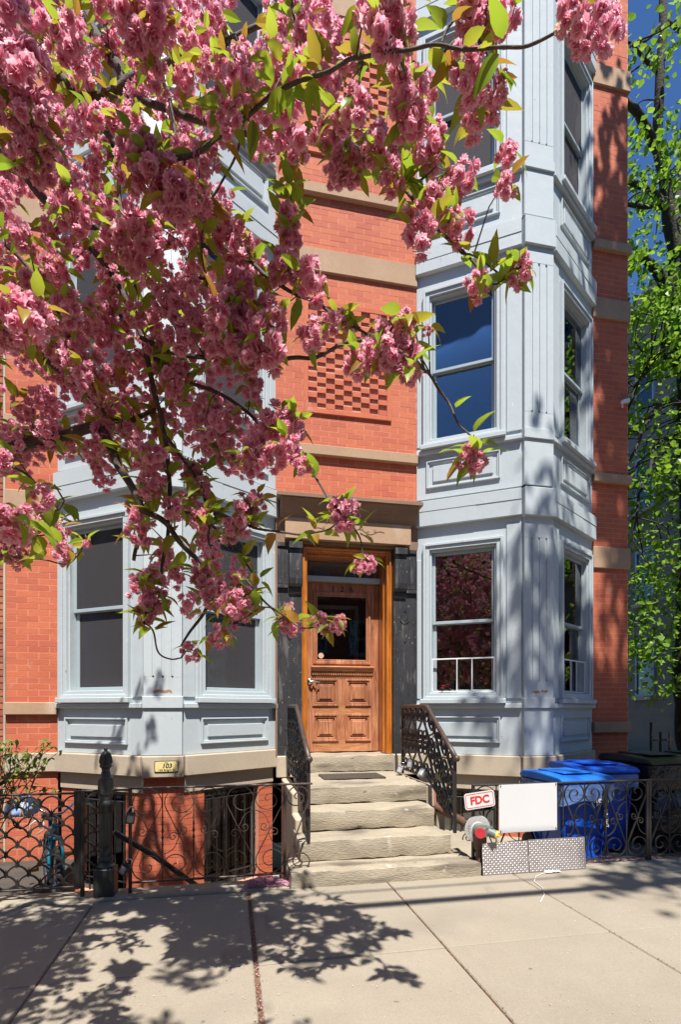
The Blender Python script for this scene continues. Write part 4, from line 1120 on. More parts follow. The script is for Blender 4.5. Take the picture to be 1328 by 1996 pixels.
# vine creeping over the areaway wall at the far left
vn = empty('climbing_plant',(-1.95,-1.55,.0)); tag(vn,'leafy vine sprawling over the railing at the far left','plant')
vr=random.Random(5); st=MB(); lv=MB()
def leaf_into(mb, base, d, up, L, wdt, fold=.25, curl=.3):
    d=d.normalized(); s=d.cross(up)
    if s.length<1e-4: s=d.orthogonal()
    s.normalize(); n=s.cross(d)
    def q(t,w_,z): return base+d*(L*t)+s*(wdt*w_)+n*(L*z)
    c=lambda t: -curl*t*t
    mb.add([q(0,0,0),q(.25,-.40,fold*.12+c(.25)),q(.25,.40,fold*.12+c(.25)),q(.28,0,c(.28)),q(.58,-.47,fold*.14+c(.58)),q(.58,.47,fold*.14+c(.58)),q(.6,0,c(.6)),
            q(.84,-.22,fold*.06+c(.84)),q(.84,.22,fold*.06+c(.84)),q(1.0,0,c(1.0))],
           [(0,3,1),(0,2,3),(1,3,6,4),(3,2,5,6),(4,6,9,7),(6,5,8,9)])
for k in range(26):
    a=PY(vr.uniform(-60,60),vr.uniform(1500,1640),-1.7); b=PY(vr.uniform(-20,118),vr.uniform(1440,1545),-1.6+vr.uniform(-.2,.2))
    mid=(a+b)/2+Vector((vr.uniform(-.1,.1),0,vr.uniform(.05,.2))); pts=[]
    for i in range(9):
        t=i/8; p=a*(1-t)**2+mid*2*t*(1-t)+b*t*t; pts.append(p)
    st.tube([p-Vector(vn.location) for p in pts],[.005-.003*i/8 for i in range(9)],5)
    for i in range(3,9):
        for q in range(2):
            d=Vector((vr.uniform(-1,1),vr.uniform(-1,.3),vr.uniform(-.9,.4))); leaf_into(lv,pts[i]-Vector(vn.location),d,Vector((0,0,1)),vr.uniform(.03,.06),.03)
st.build('stems','dry_twig',vn); tag(lv.build('leaves','vine_leaf',vn),kind='stuff')
tag(MB().tube([tuple(PY(-30,1545,-1.8)),tuple(PY(0,1528,-1.7)),tuple(PY(40,1506,-1.55)),tuple(PY(48,1508,-1.5))],.016,8).build('hand_rail','iron',smooth=True),'black handrail end half hidden under the vine','railing')
# flower pots on the sill inside the ground-floor window
def flowers(px,py,mat,potmat,label):
    c=PY(px,py,-.12); r=empty('potted_flower',tuple(c)); tag(r,label,'plant','pots inside the window')
    MB().lathe([(.035,-.09),(.05,-.02),(.055,0),(.045,0)],14).build('pot',potmat,r,smooth=True,auto=40)
    vr=random.Random(px); b=MB()
    for k in range(60):
        d=Vector((vr.gauss(0,1),vr.gauss(0,1),vr.gauss(.4,.6))).normalized(); leaf_into(b,Vector((0,0,.02))+d*.05*vr.uniform(.6,1),d,Vector((0,0,1)),.035,.03)
    b.build('bloom',mat,r)
flowers(868,1345,'red_flower','pot_green','red flowers in a green pot behind the first-floor window')
flowers(908,1348,'vine_leaf','teal_pot','teal pot with greenery behind the first-floor window')

# ------------------------------------------------------------------ litter and fallen petals
pr=random.Random(11); pt=MB(); db=MB()
def petal(mb,p,s):
    a=pr.uniform(0,6.28); t=pr.uniform(-.5,.5); c,sn=math.cos(a)*s,math.sin(a)*s
    mb.add([(p[0]-c,p[1]-sn,p[2]+t*s*.4),(p[0]-sn*.6,p[1]+c*.6,p[2]+.002),(p[0]+c,p[1]+sn,p[2]-t*s*.2+.002),(p[0]+sn*.6,p[1]-c*.6,p[2]+.003)],[(0,1,2,3)])
for k in range(700): petal(pt,(pr.uniform(-2.4,4.2),pr.uniform(-4.3,-2.1),GZ+.006),pr.uniform(.002,.0055))
for k in range(500): petal(db if pr.random()<.85 else pt,(.13+pr.gauss(0,.009),pr.uniform(-4.3,-2.1),GZ-.001+pr.uniform(0,.004)),pr.uniform(.003,.007))
for x in (-.955,1.215,2.30):
    for k in range(160): petal(db,(x+pr.gauss(0,.006),pr.uniform(-4.3,-2.1),GZ+.001),pr.uniform(.002,.005))
tag(db.build('joint_debris','debris'),'brown leaf crumbs lodged in the sidewalk joints',kind='stuff')
tag(pt.build('fallen_petals','fallen'),'pink and brown petals scattered on the sidewalk',kind='stuff')
hp=MB()
def heap(x0,x1,y0,y1,z,n,hh):
    for k in range(n):
        u,v=pr.random(),pr.random(); h=hh*math.sin(math.pi*u)**.5*math.sin(math.pi*v)**.5*pr.uniform(.3,1)
        petal(hp,(x0+(x1-x0)*u,y0+(y1-y0)*v,z+.004+h),pr.uniform(.006,.012))
heap(.10,.44,-2.08,-1.90,GZ+.012,1500,.05); heap(2.95,3.72,-1.90,-1.55,.134,1500,.05); heap(3.0,4.4,-2.0,-1.9,GZ+.006,500,.02)
heap(-1.95,-1.3,-1.85,-1.5,.0,900,.04); heap(-.55,.1,-1.5,-1.1,-.5,600,.04)
tag(hp.build('petal_heaps','fallen'),'drifts of pink cherry petals heaped along the fence foot',kind='stuff')
cw=MB().tube([tuple(PT(x,y,1.374*F_PX/(y-YH))) for x,y in ((1054,1758),(1062,1744),(1058,1730),(1042,1718),(1046,1708),(1060,1702),(1072,1700))],.0028,6)
tag(cw.build('white_strap','cord_white',smooth=True),'thin white plastic strap curling on the sidewalk below the blank sign','strap')
nr=MB(); pr2=random.Random(3); c=PT(1078,1699,1.37*F_PX/(1699-YH)); 
vs=[]; 
for j in range(5):
    for i in range(9): vs.append((c.x-.07+.14*i/8,c.y-.02+.04*j/4,GZ+.010+.014*abs(mnoise.noise(Vector((i*.6,j*.9,2))))))
nr.add(vs,[(j*9+i,j*9+i+1,(j+1)*9+i+1,(j+1)*9+i) for j in range(4) for i in range(8)])
tag(nr.build('crumpled_paper','cord_white'),'crumpled pale scrap of paper at the foot of the tread plate','litter')
# ------------------------------------------------------------------ trees
def catmull(pts, n=6):
    pts=[Vector(p) for p in pts]; out=[]
    P=[pts[0]*2-pts[1]]+pts+[pts[-1]*2-pts[-2]]
    for i in range(1,len(P)-2):
        for k in range(n):
            t=k/n; a,b,c,d=P[i-1],P[i],P[i+1],P[i+2]
            out.append(.5*((2*b)+(c-a)*t+(2*a-5*b+4*c-d)*t*t+(3*b-a-3*c+d)*t*t*t))
    out.append(pts[-1]); return out
def float_attr(me, name, vals):
    at=me.attributes.new(name,'FLOAT','POINT'); at.data.foreach_set('value',vals)

cr=random.Random(21)
# ---- blossom: one ruffled double flower, then pompons of them
def flower_geo(V,Fc,T,c,ax,size,npet,rg):
    ax=ax.normalized(); s1=ax.orthogonal().normalized(); s2=ax.cross(s1)
    for i in range(npet):
        k=(i+.5)/npet; pol=R(8+100*k**.8)+rg.uniform(-.15,.15); az=i*2.39996+rg.uniform(-.3,.3)
        rad=(s1*math.cos(az)+s2*math.sin(az)); d=ax*math.cos(pol)+rad*math.sin(pol)
        tang=ax.cross(rad); nn=d.cross(tang)
        L=size*rg.uniform(.78,1.08); W=size*rg.uniform(.36,.50); cup=rg.uniform(.05,.28)
        b=len(V)
        pts=[(.10,0,0),(.58,-.85,cup*.5),(.58,.85,cup*.5),(.98,-.62,cup+rg.uniform(-.12,.12)),(.90,0,cup*.7+rg.uniform(-.1,.1)),(1.0,.62,cup+rg.uniform(-.12,.12))]
        for t,w_,z in pts: V.append(c+d*(L*t)+tang*(W*w_)+nn*(L*z))
        T+= [0,.5,.5,1,.92,1]
        Fc+= [(b,b+2,b+1),(b+1,b+2,b+4),(b+1,b+4,b+3),(b+2,b+5,b+4)]
def cluster_geo(rg,nfl,npet,el):
    V=[];Fc=[];T=[]
    for i in range(nfl):
        z=1-2*(i+.5)/nfl; a=i*2.4+rg.uniform(-.4,.4); q=math.sqrt(max(0,1-z*z))
        d=Vector((q*math.cos(a),q*math.sin(a),z)); p=Vector((d.x,d.y,d.z*el))*.036*rg.uniform(.7,1.15)
        flower_geo(V,Fc,T,p,d+Vector((0,0,-.25)),.0265*rg.uniform(.85,1.15),npet,rg)
    return V,Fc,T
cl_mesh=[]
for k in range(10):
    rg=random.Random(100+k); V,Fc,T=cluster_geo(rg,rg.choice((7,8,10,11)),rg.choice((22,25)),rg.choice((.9,1.15,1.4)))
    me=bpy.data.meshes.new('blossom_cluster'); me.from_pydata(V,[],Fc); float_attr(me,'tip',T); me.materials.append(M['petal']); cl_mesh.append(me)
# ---- leaf
lf_mesh=[]
for k in range(6):
    rg=random.Random(60+k); mb=MB(); n=7; wd=rg.uniform(.21,.27); fold=rg.uniform(.15,.5); curl=rg.uniform(.0,.55)
    for i in range(n+1):
        t=i/n; w_=wd*(math.sin(math.pi*min(1,t**.75))**.9)*(1-.25*t)+ (0 if i in (0,n) else (.012 if i%2 else -.004))
        if i==n: w_=.0
        zc=-curl*t*t; x=t*1.0
        mb.v+= [(x,-w_,zc+fold*w_),(x,0,zc),(x,w_,zc+fold*w_)]
    for i in range(n): a=i*3; mb.f+=[(a,a+1,a+4,a+3),(a+1,a+2,a+5,a+4)]
    me=bpy.data.meshes.new('leaf'); me.from_pydata(mb.v,[],mb.f); me.materials.append(M['cherry_leaf'])
    for p in me.polygons: p.use_smooth=True
    lf_mesh.append(me)

cherry=empty('cherry_tree',(-2.3,-4.6,GZ)); tag(cherry,'pink double-flowering cherry tree spreading its branches over the sidewalk','tree')
CO=Vector(cherry.location)
BR=[]        # sampled branch points (pixel x, y, depth, world point)
def branch(name,px,t0,t1,r0,r1,pre=None,sway=.02):
    n=len(px); pts=[]
    for i,(x,y) in enumerate(px):
        t=t0+(t1-t0)*i/(n-1); p=PT(x,y,t)
        if 0<i<n-1: p+=Vector((cr.uniform(-1,1),cr.uniform(-1,1),cr.uniform(-1,1)))*sway*.3
        pts.append(p)
    rad0=[ (r0+(r1-r0)*i/(n-1))/F_PX*(t0+(t1-t0)*i/(n-1)) for i in range(n)]
    if pre is not None: pts=[Vector(q) for q in pre]+pts; rad0=[rad0[0]*(1.9-.8*i/len(pre)) for i in range(len(pre))]+rad0
    sm=catmull(pts,7); rr=[]
    for i in range(len(sm)):
        f=i/7; j=min(int(f),len(rad0)-2); k=f-j; r=rad0[j]*(1-k)+rad0[j+1]*k
        rr.append(r*(1+.10*mnoise.noise(sm[i]*30)+ (.16 if cr.random()<.07 else 0)))
        sm[i]=sm[i]+Vector((mnoise.noise(sm[i]*9),mnoise.noise(sm[i]*9+Vector((5,0,0))),mnoise.noise(sm[i]*9+Vector((0,5,0)))))*sway*.35
    MB().tube([p-CO for p in sm],rr,9).build(name,'cherry_bark',cherry,smooth=True)
    for p in sm:
        q=proj(p)
        if q and q[2]>.4: BR.append((q[0],q[1],q[2],p))
    return sm
CROTCH=Vector((-2.3,-4.6,2.0))
tr=[(-2.32,-4.6,GZ-.05),(-2.3,-4.62,.9),(-2.33,-4.58,1.5),(-2.3,-4.6,2.05)]
MB().tube([Vector(p)-CO for p in catmull(tr,6)],[.17-.05*i/18 for i in range(19)],14).build('trunk','cherry_bark',cherry,smooth=True)
pre=lambda a,b=None: [CROTCH,CROTCH*.55+Vector(a)*.45+Vector((0,0,.15))]
S=lambda x,y,t: pre(PT(x,y,t))
branch('limb',[(-190,160),(-80,230),(0,290),(60,360),(130,430),(190,500),(240,570),(275,660),(300,760),(322,855),(331,944),(329,1029),(312,1134)],2.5,2.25,9,3.2,S(-190,160,2.5))
branch('limb',[(-160,-60),(-50,10),(42,76),(126,160),(177,186),(228,177),(270,148),(330,125),(380,105),(440,85),(520,40)],2.7,2.6,13,5,S(-160,-60,2.7))
branch('limb',[(60,-160),(130,-40),(186,63),(215,110),(236,148),(250,205)],2.75,2.7,12,9,S(-60,-260,2.8))
branch('branch',[(126,160),(148,169),(181,223),(219,274)],2.68,2.6,9,6)
branch('branch',[(250,190),(300,205),(358,228),(422,240),(480,258),(531,266),(580,276),(640,284),(690,292),(714,297),(755,332),(777,357),(821,411),(853,446),(882,474),(904,491),(945,532),(962,574)],2.6,1.85,6.5,1.9)
branch('branch',[(325,314),(380,291),(426,266),(476,228),(527,194),(543,180),(584,158),(632,142),(682,117),(714,109),(764,98),(815,90),(862,87),(924,89),(995,95),(1036,78),(1094,54),(1140,36),(1175,20)],1.9,1.25,4.6,2.6)
branch('branch',[(219,274),(262,300),(325,314)],2.6,1.9,6,4.6)
branch('branch',[(651,250),(690,280),(714,297)],2.0,1.98,3,3)
branch('branch',[(700,122),(760,118),(790,122)],1.75,1.8,4,2)
branch('branch',[(860,85),(880,50),(905,10),(925,-40)],1.5,1.5,3,2)
branch('twig',[(900,492),(930,500),(985,545),(1005,530),(1020,515)],1.88,1.85,2,1.4)
branch('twig',[(945,532),(962,550),(985,545)],1.86,1.85,1.8,1.5)
branch('twig',[(777,357),(800,352),(818,350),(835,340)],1.95,1.95,2.4,1.5)
branch('branch',[(130,430),(200,450),(300,470),(400,480),(480,512),(527,540),(575,572),(622,594),(657,622),(689,641),(720,654)],2.4,1.85,5,2.4)
branch('branch',[(275,660),(340,690),(413,700),(476,700),(521,708),(568,698),(606,698),(638,686),(676,670),(714,660),(733,657),(770,680),(809,708),(837,733),(859,758),(878,790),(900,824),(922,855),(925,872)],2.3,1.7,4.6,1.8)
branch('branch',[(300,700),(371,741),(443,775),(485,805),(527,843),(568,875),(597,897),(616,935),(638,973),(655,990)],2.3,1.95,4,1.8)
branch('twig',[(690,1030),(702,1055),(707,1085)],1.95,1.93,1.8,1.2)
branch('twig',[(655,990),(670,1010),(690,1030)],1.95,1.95,1.8,1.7)
branch('twig',[(420,1000),(480,1020),(505,1028),(560,1037),(600,1040),(635,1030),(660,1015)],2.2,1.97,3,1.4)
branch('limb',[(-200,560),(-90,600),(0,644),(63,682),(118,725),(169,767),(198,796),(236,834)],2.5,2.45,8,6,S(-200,560,2.5))
branch('limb',[(-180,930),(-80,895),(0,876),(63,864),(118,855),(190,834),(211,868),(236,915),(257,957),(278,991),(320,1020),(350,1060),(400,1110),(405,1180),(371,1231),(354,1260)],2.5,2.15,13,2,S(-180,930,2.5))
branch('branch',[(190,834),(225,828),(253,822),(300,800)],2.5,2.4,8,4)
branch('branch',[(270,980),(274,1000),(276,1036),(262,1094)],2.4,2.38,4.5,3.5)
branch('branch',[(320,845),(371,915),(392,957),(405,1000),(408,1055),(415,1090)],2.3,2.2,3.4,2)
branch('branch',[(260,960),(330,990),(390,1010),(430,1040),(470,1090),(502,1130)],2.35,2.2,3.4,1.6)
branch('twig',[(278,1214),(295,1231),(312,1273),(332,1286),(352,1282)],2.15,2.15,2,1.4)
branch('twig',[(300,1110),(290,1150),(282,1190),(278,1214)],2.2,2.15,2.4,2)
branch('twig',[(480,1130),(506,1163),(531,1182),(557,1202),(583,1221),(621,1219),(640,1210)],2.15,1.95,2.2,1.2)
branch('twig',[(470,1150),(502,1182),(530,1185),(545,1210)],2.15,2.1,1.8,1.2)
branch('twig',[(405,1180),(430,1200),(460,1215),(500,1190)],2.15,2.1,2,1.2)
branch('branch',[(0,900),(60,930),(100,985),(125,1010),(150,1020)],2.3,2.2,3,1.5)
branch('twig',[(0,1082),(40,1088),(90,1095),(130,1100),(152,1080),(165,1060)],2.2,2.15,1.8,1.0)
branch('twig',[(-60,980),(0,1035),(45,1036),(70,1045),(100,1040)],1.6,1.8,3,1.3)
branch('twig',[(70,1000),(100,997),(118,985),(123,975)],1.75,1.75,1.8,1.2)
branch('twig',[(568,300),(562,330),(564,378),(566,400)],2.1,2.05,1.8,1.2)
branch('branch',[(-80,420),(0,470),(70,540),(110,600),(150,690),(200,760)],2.2,2.3,4,2.5,S(-150,380,2.3))
branch('branch',[(0,60),(40,150),(60,250),(90,330),(120,400)],2.2,2.2,4,2.5)
branch('branch',[(560,-80),(566,0),(575,50),(590,100)],2.1,2.1,3.5,2)
branch('branch',[(330,30),(310,110),(330,200),(345,300),(350,400),(330,470)],2.5,2.3,5,2.4)
branch('branch',[(219,274),(232,380),(245,480),(262,560),(270,640)],2.6,2.4,4.5,2.4)
branch('branch',[(476,228),(460,300),(430,360),(400,420),(395,500),(405,560)],1.95,2.1,2.6,1.6)

# ---- where the pompons hang: the ones read off the photograph (x, y, radius in photo pixels, depth)
CL=[(1160,30,52,1.25),(1118,28,38,1.27),(1188,62,34,1.22),(1140,75,30,1.28),
 (723,14,38,1.55),(774,18,42,1.55),(748,62,44,1.55),(790,70,28,1.6),(673,88,35,1.8),(922,35,36,1.5),(978,33,38,1.5),(900,115,34,1.5),(935,10,30,1.5),
 (920,160,42,1.5),(962,168,34,1.55),(945,215,34,1.6),(925,240,26,1.65),(786,150,34,1.7),(793,202,46,1.7),(805,235,34,1.7),(833,170,28,1.75),(695,212,38,1.8),(668,232,28,1.85),
 (833,290,32,1.9),(850,258,26,1.9),(990,300,25,1.75),(986,362,25,1.75),(904,342,32,1.85),(880,350,22,1.85),(848,384,34,1.85),(822,455,40,1.85),(808,423,28,1.88),(895,442,33,1.85),(870,430,20,1.85),
 (930,555,27,1.85),(1013,532,29,1.85),(1020,508,14,1.85),(638,262,32,2.0),(565,237,44,2.0),(537,126,40,2.0),(632,164,40,1.9),(568,297,34,2.1),(676,316,40,2.0),(655,340,26,2.0),(690,340,22,2.0),
 (742,278,38,1.95),(770,341,30,1.95),(720,300,22,1.95),(834,300,30,1.95),(846,379,26,1.9),(562,442,32,2.05),(566,468,24,2.05),(568,412,20,2.05),
 (546,521,30,2.0),(606,546,38,1.95),(575,527,26,2.0),(521,670,42,1.95),(537,620,30,1.95),(500,640,30,1.95),(610,657,31,1.95),(657,625,27,1.9),(680,640,18,1.9),(701,707,33,1.8),(720,690,26,1.8),
 (752,655,36,1.7),(778,648,34,1.7),(785,688,38,1.7),(755,700,30,1.72),(790,625,22,1.7),(799,730,24,1.7),(834,644,12,1.7),(493,758,28,2.1),(534,818,38,2.05),(568,834,32,2.05),(565,872,27,2.0),
 (505,881,38,2.1),(488,905,26,2.1),(591,907,20,2.0),(670,1000,32,1.95),(655,985,18,1.95),(690,1003,16,1.95),(665,1020,24,1.94),(702,1105,17,1.93),(720,1100,17,1.93),
 (625,1212,19,1.95),(643,1220,20,1.95),(662,1216,17,1.95),(570,1220,22,2.1),(555,1212,16,2.1),(563,1185,12,2.1),(925,870,17,1.7),(908,900,24,1.7),(932,900,24,1.7),(918,885,20,1.7),
 (476,1010,34,2.15),(497,978,24,2.15),(458,1030,26,2.15),(470,985,20,2.15),(372,1268,20,2.1),(382,1282,11,2.1),(430,1240,24,2.1),(460,1200,26,2.1),(415,1245,14,2.1),(420,1160,30,2.1),(450,1140,28,2.1),(395,1125,28,2.2),(480,1170,24,2.1),
 (290,1180,26,2.15),(300,1130,30,2.2),(275,1140,24,2.2),(310,1165,22,2.15),(285,1205,20,2.15),
 (20,1020,42,1.45),(50,1015,28,1.5),(85,970,30,1.6),(0,1005,30,1.45),(20,1080,24,2.2),(5,1065,24,2.2),(40,1060,20,2.2),(110,1040,26,2.15),(122,1076,24,2.1),(100,1020,18,2.2),(168,1060,10,2.1),
 (45,620,50,1.55),(20,600,40,1.55),(70,610,34,1.6),(15,640,34,1.6),(30,660,24,1.6),
 (20,60,50,1.7),(40,140,50,1.7),(60,220,44,1.75),(15,120,44,1.7),(80,280,36,1.8),(10,200,40,1.75),(85,340,30,1.85),(50,300,34,1.8),
 (265,290,40,1.9),(290,330,46,1.9),(325,360,46,1.9),(350,395,42,1.9),(250,330,36,1.95),(285,285,30,1.9),(130,400,38,2.0),(145,385,28,2.0),(155,430,30,2.0),
 (250,30,42,2.1),(290,40,46,2.1),(270,70,34,2.1),(300,15,40,2.1),(130,90,40,2.2),(140,60,34,2.2),(60,20,36,2.2),(240,460,50,2.1),(275,470,46,2.1),(255,500,36,2.1),(420,430,40,2.1),(440,460,34,2.1),
 (450,590,40,2.0),(440,640,42,2.0),(470,560,34,2.0),(465,620,30,2.0),(340,600,34,2.1),(350,660,36,2.1),(320,580,28,2.1),(380,640,30,2.1),(520,590,24,2.0)]
hand=len(CL)
# the dense mass on the left, filled along its branches, leaving the gaps through which the house shows
POLY=[(-40,-20),(640,-20),(660,60),(600,110),(560,200),(540,330),(470,250),(420,310),(440,400),(520,470),(500,560),(510,690),(450,760),(510,800),(545,900),(470,930),(410,960),(425,1060),(500,1130),(470,1210),(380,1240),(350,1180),(260,1150),(270,1010),(190,930),(60,960),(-40,930)]
GAPS=[(490,345,62),(455,300,45),(130,290,34),(180,190,34),(300,235,20),(35,535,22),(60,740,24),(30,560,20),(470,765,26),(400,740,18),(40,505,24),(150,965,45),(230,1000,40),(340,450,14),(480,30,50),(455,60,24),(15,800,16),(20,720,30),(90,150,14),(300,500,18),(230,640,12),(345,545,16),(420,900,24),(350,960,18),(90,900,24),(540,440,50)]
def inside(x,y):
    c=False; j=len(POLY)-1
    for i in range(len(POLY)):
        xi,yi=POLY[i]; xj,yj=POLY[j]
        if (yi>y)!=(yj>y) and x<(xj-xi)*(y-yi)/(yj-yi)+xi: c=not c
        j=i
    return c
tries=0
while len(CL)<298 and tries<60000:
    tries+=1
    x,y=cr.uniform(-40,640),cr.uniform(-20,1240)
    if not inside(x,y): continue
    if any((x-a)**2+(y-b)**2<r*r for a,b,r in GAPS): continue
    dmin=26+ (14 if y>930 else 0)
    if any((x-c[0])**2+(y-c[1])**2<dmin*dmin for c in CL): continue
    q=min(BR,key=lambda b:(b[0]-x)**2+(b[1]-y)**2)
    if (q[0]-x)**2+(q[1]-y)**2>75**2: continue
    t=max(1.7,q[2]+cr.uniform(-.25,.25)); rr=cr.uniform(.045,.066)*F_PX/t
    CL.append((x,y,rr,t))
lrec=[]; ltwig=MB(); ctr=[]
BRs=BR[::3]
for i,(x,y,r,t) in enumerate(CL):
    p=PT(x,y,t); me=cl_mesh[i%10]; s=(r/F_PX*t)/.058
    o=inst('blossom_cluster',me,cherry,p-CO); o.scale=(s,s,s*cr.uniform(.95,1.15))
    o.rotation_euler=(cr.uniform(-.5,.5),cr.uniform(-.5,.5),cr.uniform(0,6.28)); ctr.append(p)
    q=min(BRs,key=lambda b:(b[3]-p).length_squared)[3]
    d=(q-p).length
    if d<.26:
        m=(p+q)/2+Vector((0,0,.03+.1*d)); ltwig.tube([q-CO,m*.5+q*.5-CO,m-CO,p+Vector((0,0,.02))-CO],[.0032,.0028,.0022,.0016],5)
    for k in range(3 if r<20 else cr.choice((3,4,5))):
        a=cr.uniform(0,6.28); up=cr.uniform(-.9,.75); dv=Vector((math.cos(a),math.sin(a)*.9,up)).normalized()
        b=p+Vector((dv.x,dv.y,max(-.2,dv.z)))*(.036*s)+Vector((0,0,.012))
        lrec.append((b,dv,cr.uniform(.058,.092)*(1.0 if r>20 else .8)))
for k in range(420):                                  # leafy shoots along the branches
    b=cr.choice(BR)
    if not(-20<b[0]<1180 and -20<b[1]<1230): continue
    if b[0]>560 and b[1]>640 and cr.random()<.7: continue
    for j in range(cr.choice((1,2,3))):
        dv=Vector((cr.uniform(-1,1),cr.uniform(-1,1),cr.uniform(-.6,1))).normalized(); lrec.append((b[3]+dv*.015,dv,cr.uniform(.06,.10)))
def leaf_mat(b,dv,L):
    up=Vector((cr.uniform(-.6,.6),cr.uniform(-.6,.6),1)); s=up.cross(dv)
    if s.length<1e-3: s=dv.orthogonal()
    s.normalize(); n=dv.cross(s)
    m=Matrix((( dv.x*L,s.x*L,n.x*L,b.x-CO.x),(dv.y*L,s.y*L,n.y*L,b.y-CO.y),(dv.z*L,s.z*L,n.z*L,b.z-CO.z),(0,0,0,1))); return m
def leaf_px(r):
    q=proj(r[0]); return 0 if q is None or not(-10<q[0]<1338 and -10<q[1]<1996) else r[2]/q[2]
lrec.sort(key=leaf_px,reverse=True)
keep=[]
for r_ in lrec:
    q=proj(r_[0])
    if q and q[1]<130 and ((q[0]>1000 and cr.random()<.85) or (q[0]>800 and cr.random()<.45)): continue
    keep.append(r_)
lrec=keep
for i,(b,dv,L) in enumerate(lrec[:300]):
    o=inst('leaf',lf_mesh[i%6],cherry); o.matrix_basis=leaf_mat(b,dv,L)
jb=MB()
for i,(b,dv,L) in enumerate(lrec[300:]):
    me=lf_mesh[i%6]; mt=leaf_mat(b,dv,L); jb.add([mt@v.co for v in me.vertices],[tuple(p.vertices) for p in me.polygons])
tag(jb.build('leaves','cherry_leaf',cherry),kind='stuff')
tag(ltwig.build('twigs','cherry_bark',cherry),kind='stuff')
# smaller pompons deeper in the mass
V=[];Fc=[];T=[]; fil=[cluster_geo(random.Random(400+k),8,16,1.2) for k in range(6)]; fp=[]; tries=0; fj=MB()
while len(fp)<330 and tries<40000:
    tries+=1
    x,y=cr.uniform(-40,650),cr.uniform(-20,1180)
    if not inside(x,y) or any((x-a)**2+(y-b)**2<r*r*.9 for a,b,r in GAPS): continue
    if y>930 and cr.random()<.6: continue
    if any((x-c[0])**2+(y-c[1])**2<17*17 for c in fp): continue
    q=min(BR[::2],key=lambda b:(b[0]-x)**2+(b[1]-y)**2)
    t=max(1.8,q[2]+cr.uniform(-.1,.55)); p=PT(x,y,t); fp.append((x,y)); v,f,tt=fil[len(fp)%6]; s_=cr.uniform(.85,1.2); b=len(V)
    rm=Matrix.Rotation(cr.uniform(0,6.28),3,'Z')
    V+=[p-CO+(rm@q_)*s_ for q_ in v]; Fc+=[tuple(i+b for i in w_) for w_ in f]; T+=tt
    for _ in range(cr.choice((0,1,2))):
        dv=Vector((cr.uniform(-1,1),cr.uniform(-1,1),cr.uniform(-.6,.8))).normalized(); mt=leaf_mat(p+dv*.04,dv,cr.uniform(.06,.09)); me=lf_mesh[len(fp)%6]
        fj.add([mt@v_.co for v_ in me.vertices],[tuple(p_.vertices) for p_ in me.polygons])
me=bpy.data.meshes.new('blossoms'); me.from_pydata(V,[],Fc); float_attr(me,'tip',T); me.materials.append(M['petal'])
tag(inst('blossoms',me,cherry),kind='stuff'); tag(fj.build('leaves','cherry_leaf',cherry),kind='stuff')
# unseen rest of crown over and behind the camera, shaped to shade the sidewalk
V=[];Fc=[];T=[]; lo=[]
for k in range(4):
    rg=random.Random(300+k); lo.append(cluster_geo(rg,8,9,1.2))
crown_pts=[]; tries=0; jb=MB()
while len(crown_pts)<1130 and tries<60000:
    tries+=1
    p=Vector((cr.uniform(-4.6,1.0),cr.uniform(-7.6,-3.0),cr.uniform(2.6,5.6)))
    low=len(crown_pts)>=400
    if low: p=Vector((cr.uniform(-3.2,-.5),cr.uniform(-5.6,-3.7),cr.uniform(2.2,3.5)))
    e=((p.x+1.9)/2.8)**2+((p.y+5.0)/2.6)**2+((p.z-4.0)/1.7)**2
    if len(crown_pts)>=870:
        c_,r_c=((-.9,-5.05,4.5),(.95,.55,.7)) if len(crown_pts)<1060 else ((-1.2,-5.9,4.5),(.8,.4,.6))  # extra clumps added along the sun's path to shade the sidewalk
        p=Vector([c_[k]+r_c[k]*max(-1,min(1,cr.gauss(0,.5))) for k in range(3)])
    if (e>1 or e<.12) and not low: continue
    if -1.05<p.x<-.4 and -5.35<p.y+.51*(p.z-3.5)<-4.05 and p.z>3.3: continue
    q=proj(p)
    if q is not None and -90<q[0]<1420 and -110<q[1]<2100: continue
    if (p-Vector(cam.location)).length<.9: continue
    if p.x>.35 and p.y<-4.6: continue
    crown_pts.append(p); v,f,t=lo[len(crown_pts)%4]; s=cr.uniform(.9,1.35); b=len(V)
    V+=[p-CO+q_*s for q_ in v]; Fc+=[tuple(i+b for i in w_) for w_ in f]; T+=t
    for j in range(4):
        dv=Vector((cr.uniform(-1,1),cr.uniform(-1,1),cr.uniform(-.6,.8))).normalized(); mt=leaf_mat(p+dv*.06,dv,.08); me=lf_mesh[j]
        jb.add([mt@v_.co for v_ in me.vertices],[tuple(p_.vertices) for p_ in me.polygons])
me=bpy.data.meshes.new('blossoms'); me.from_pydata(V,[],Fc); float_attr(me,'tip',T); me.materials.append(M['petal'])
tag(inst('blossoms',me,cherry),kind='stuff'); tag(jb.build('leaves','cherry_leaf',cherry),kind='stuff')
for a in ((-3.6,-5.8,4.3),(-2.4,-6.9,4.4),(-.8,-6.6,4.6),(-3.9,-4.4,4.2),(-1.2,-5.6,5.0)):
    a=Vector(a); MB().tube([q-CO for q in catmull([CROTCH,CROTCH*.6+a*.4+Vector((0,0,.2)),a],6)],[.07-.055*i/12 for i in range(13)],8).build('limb','cherry_bark',cherry,smooth=True)

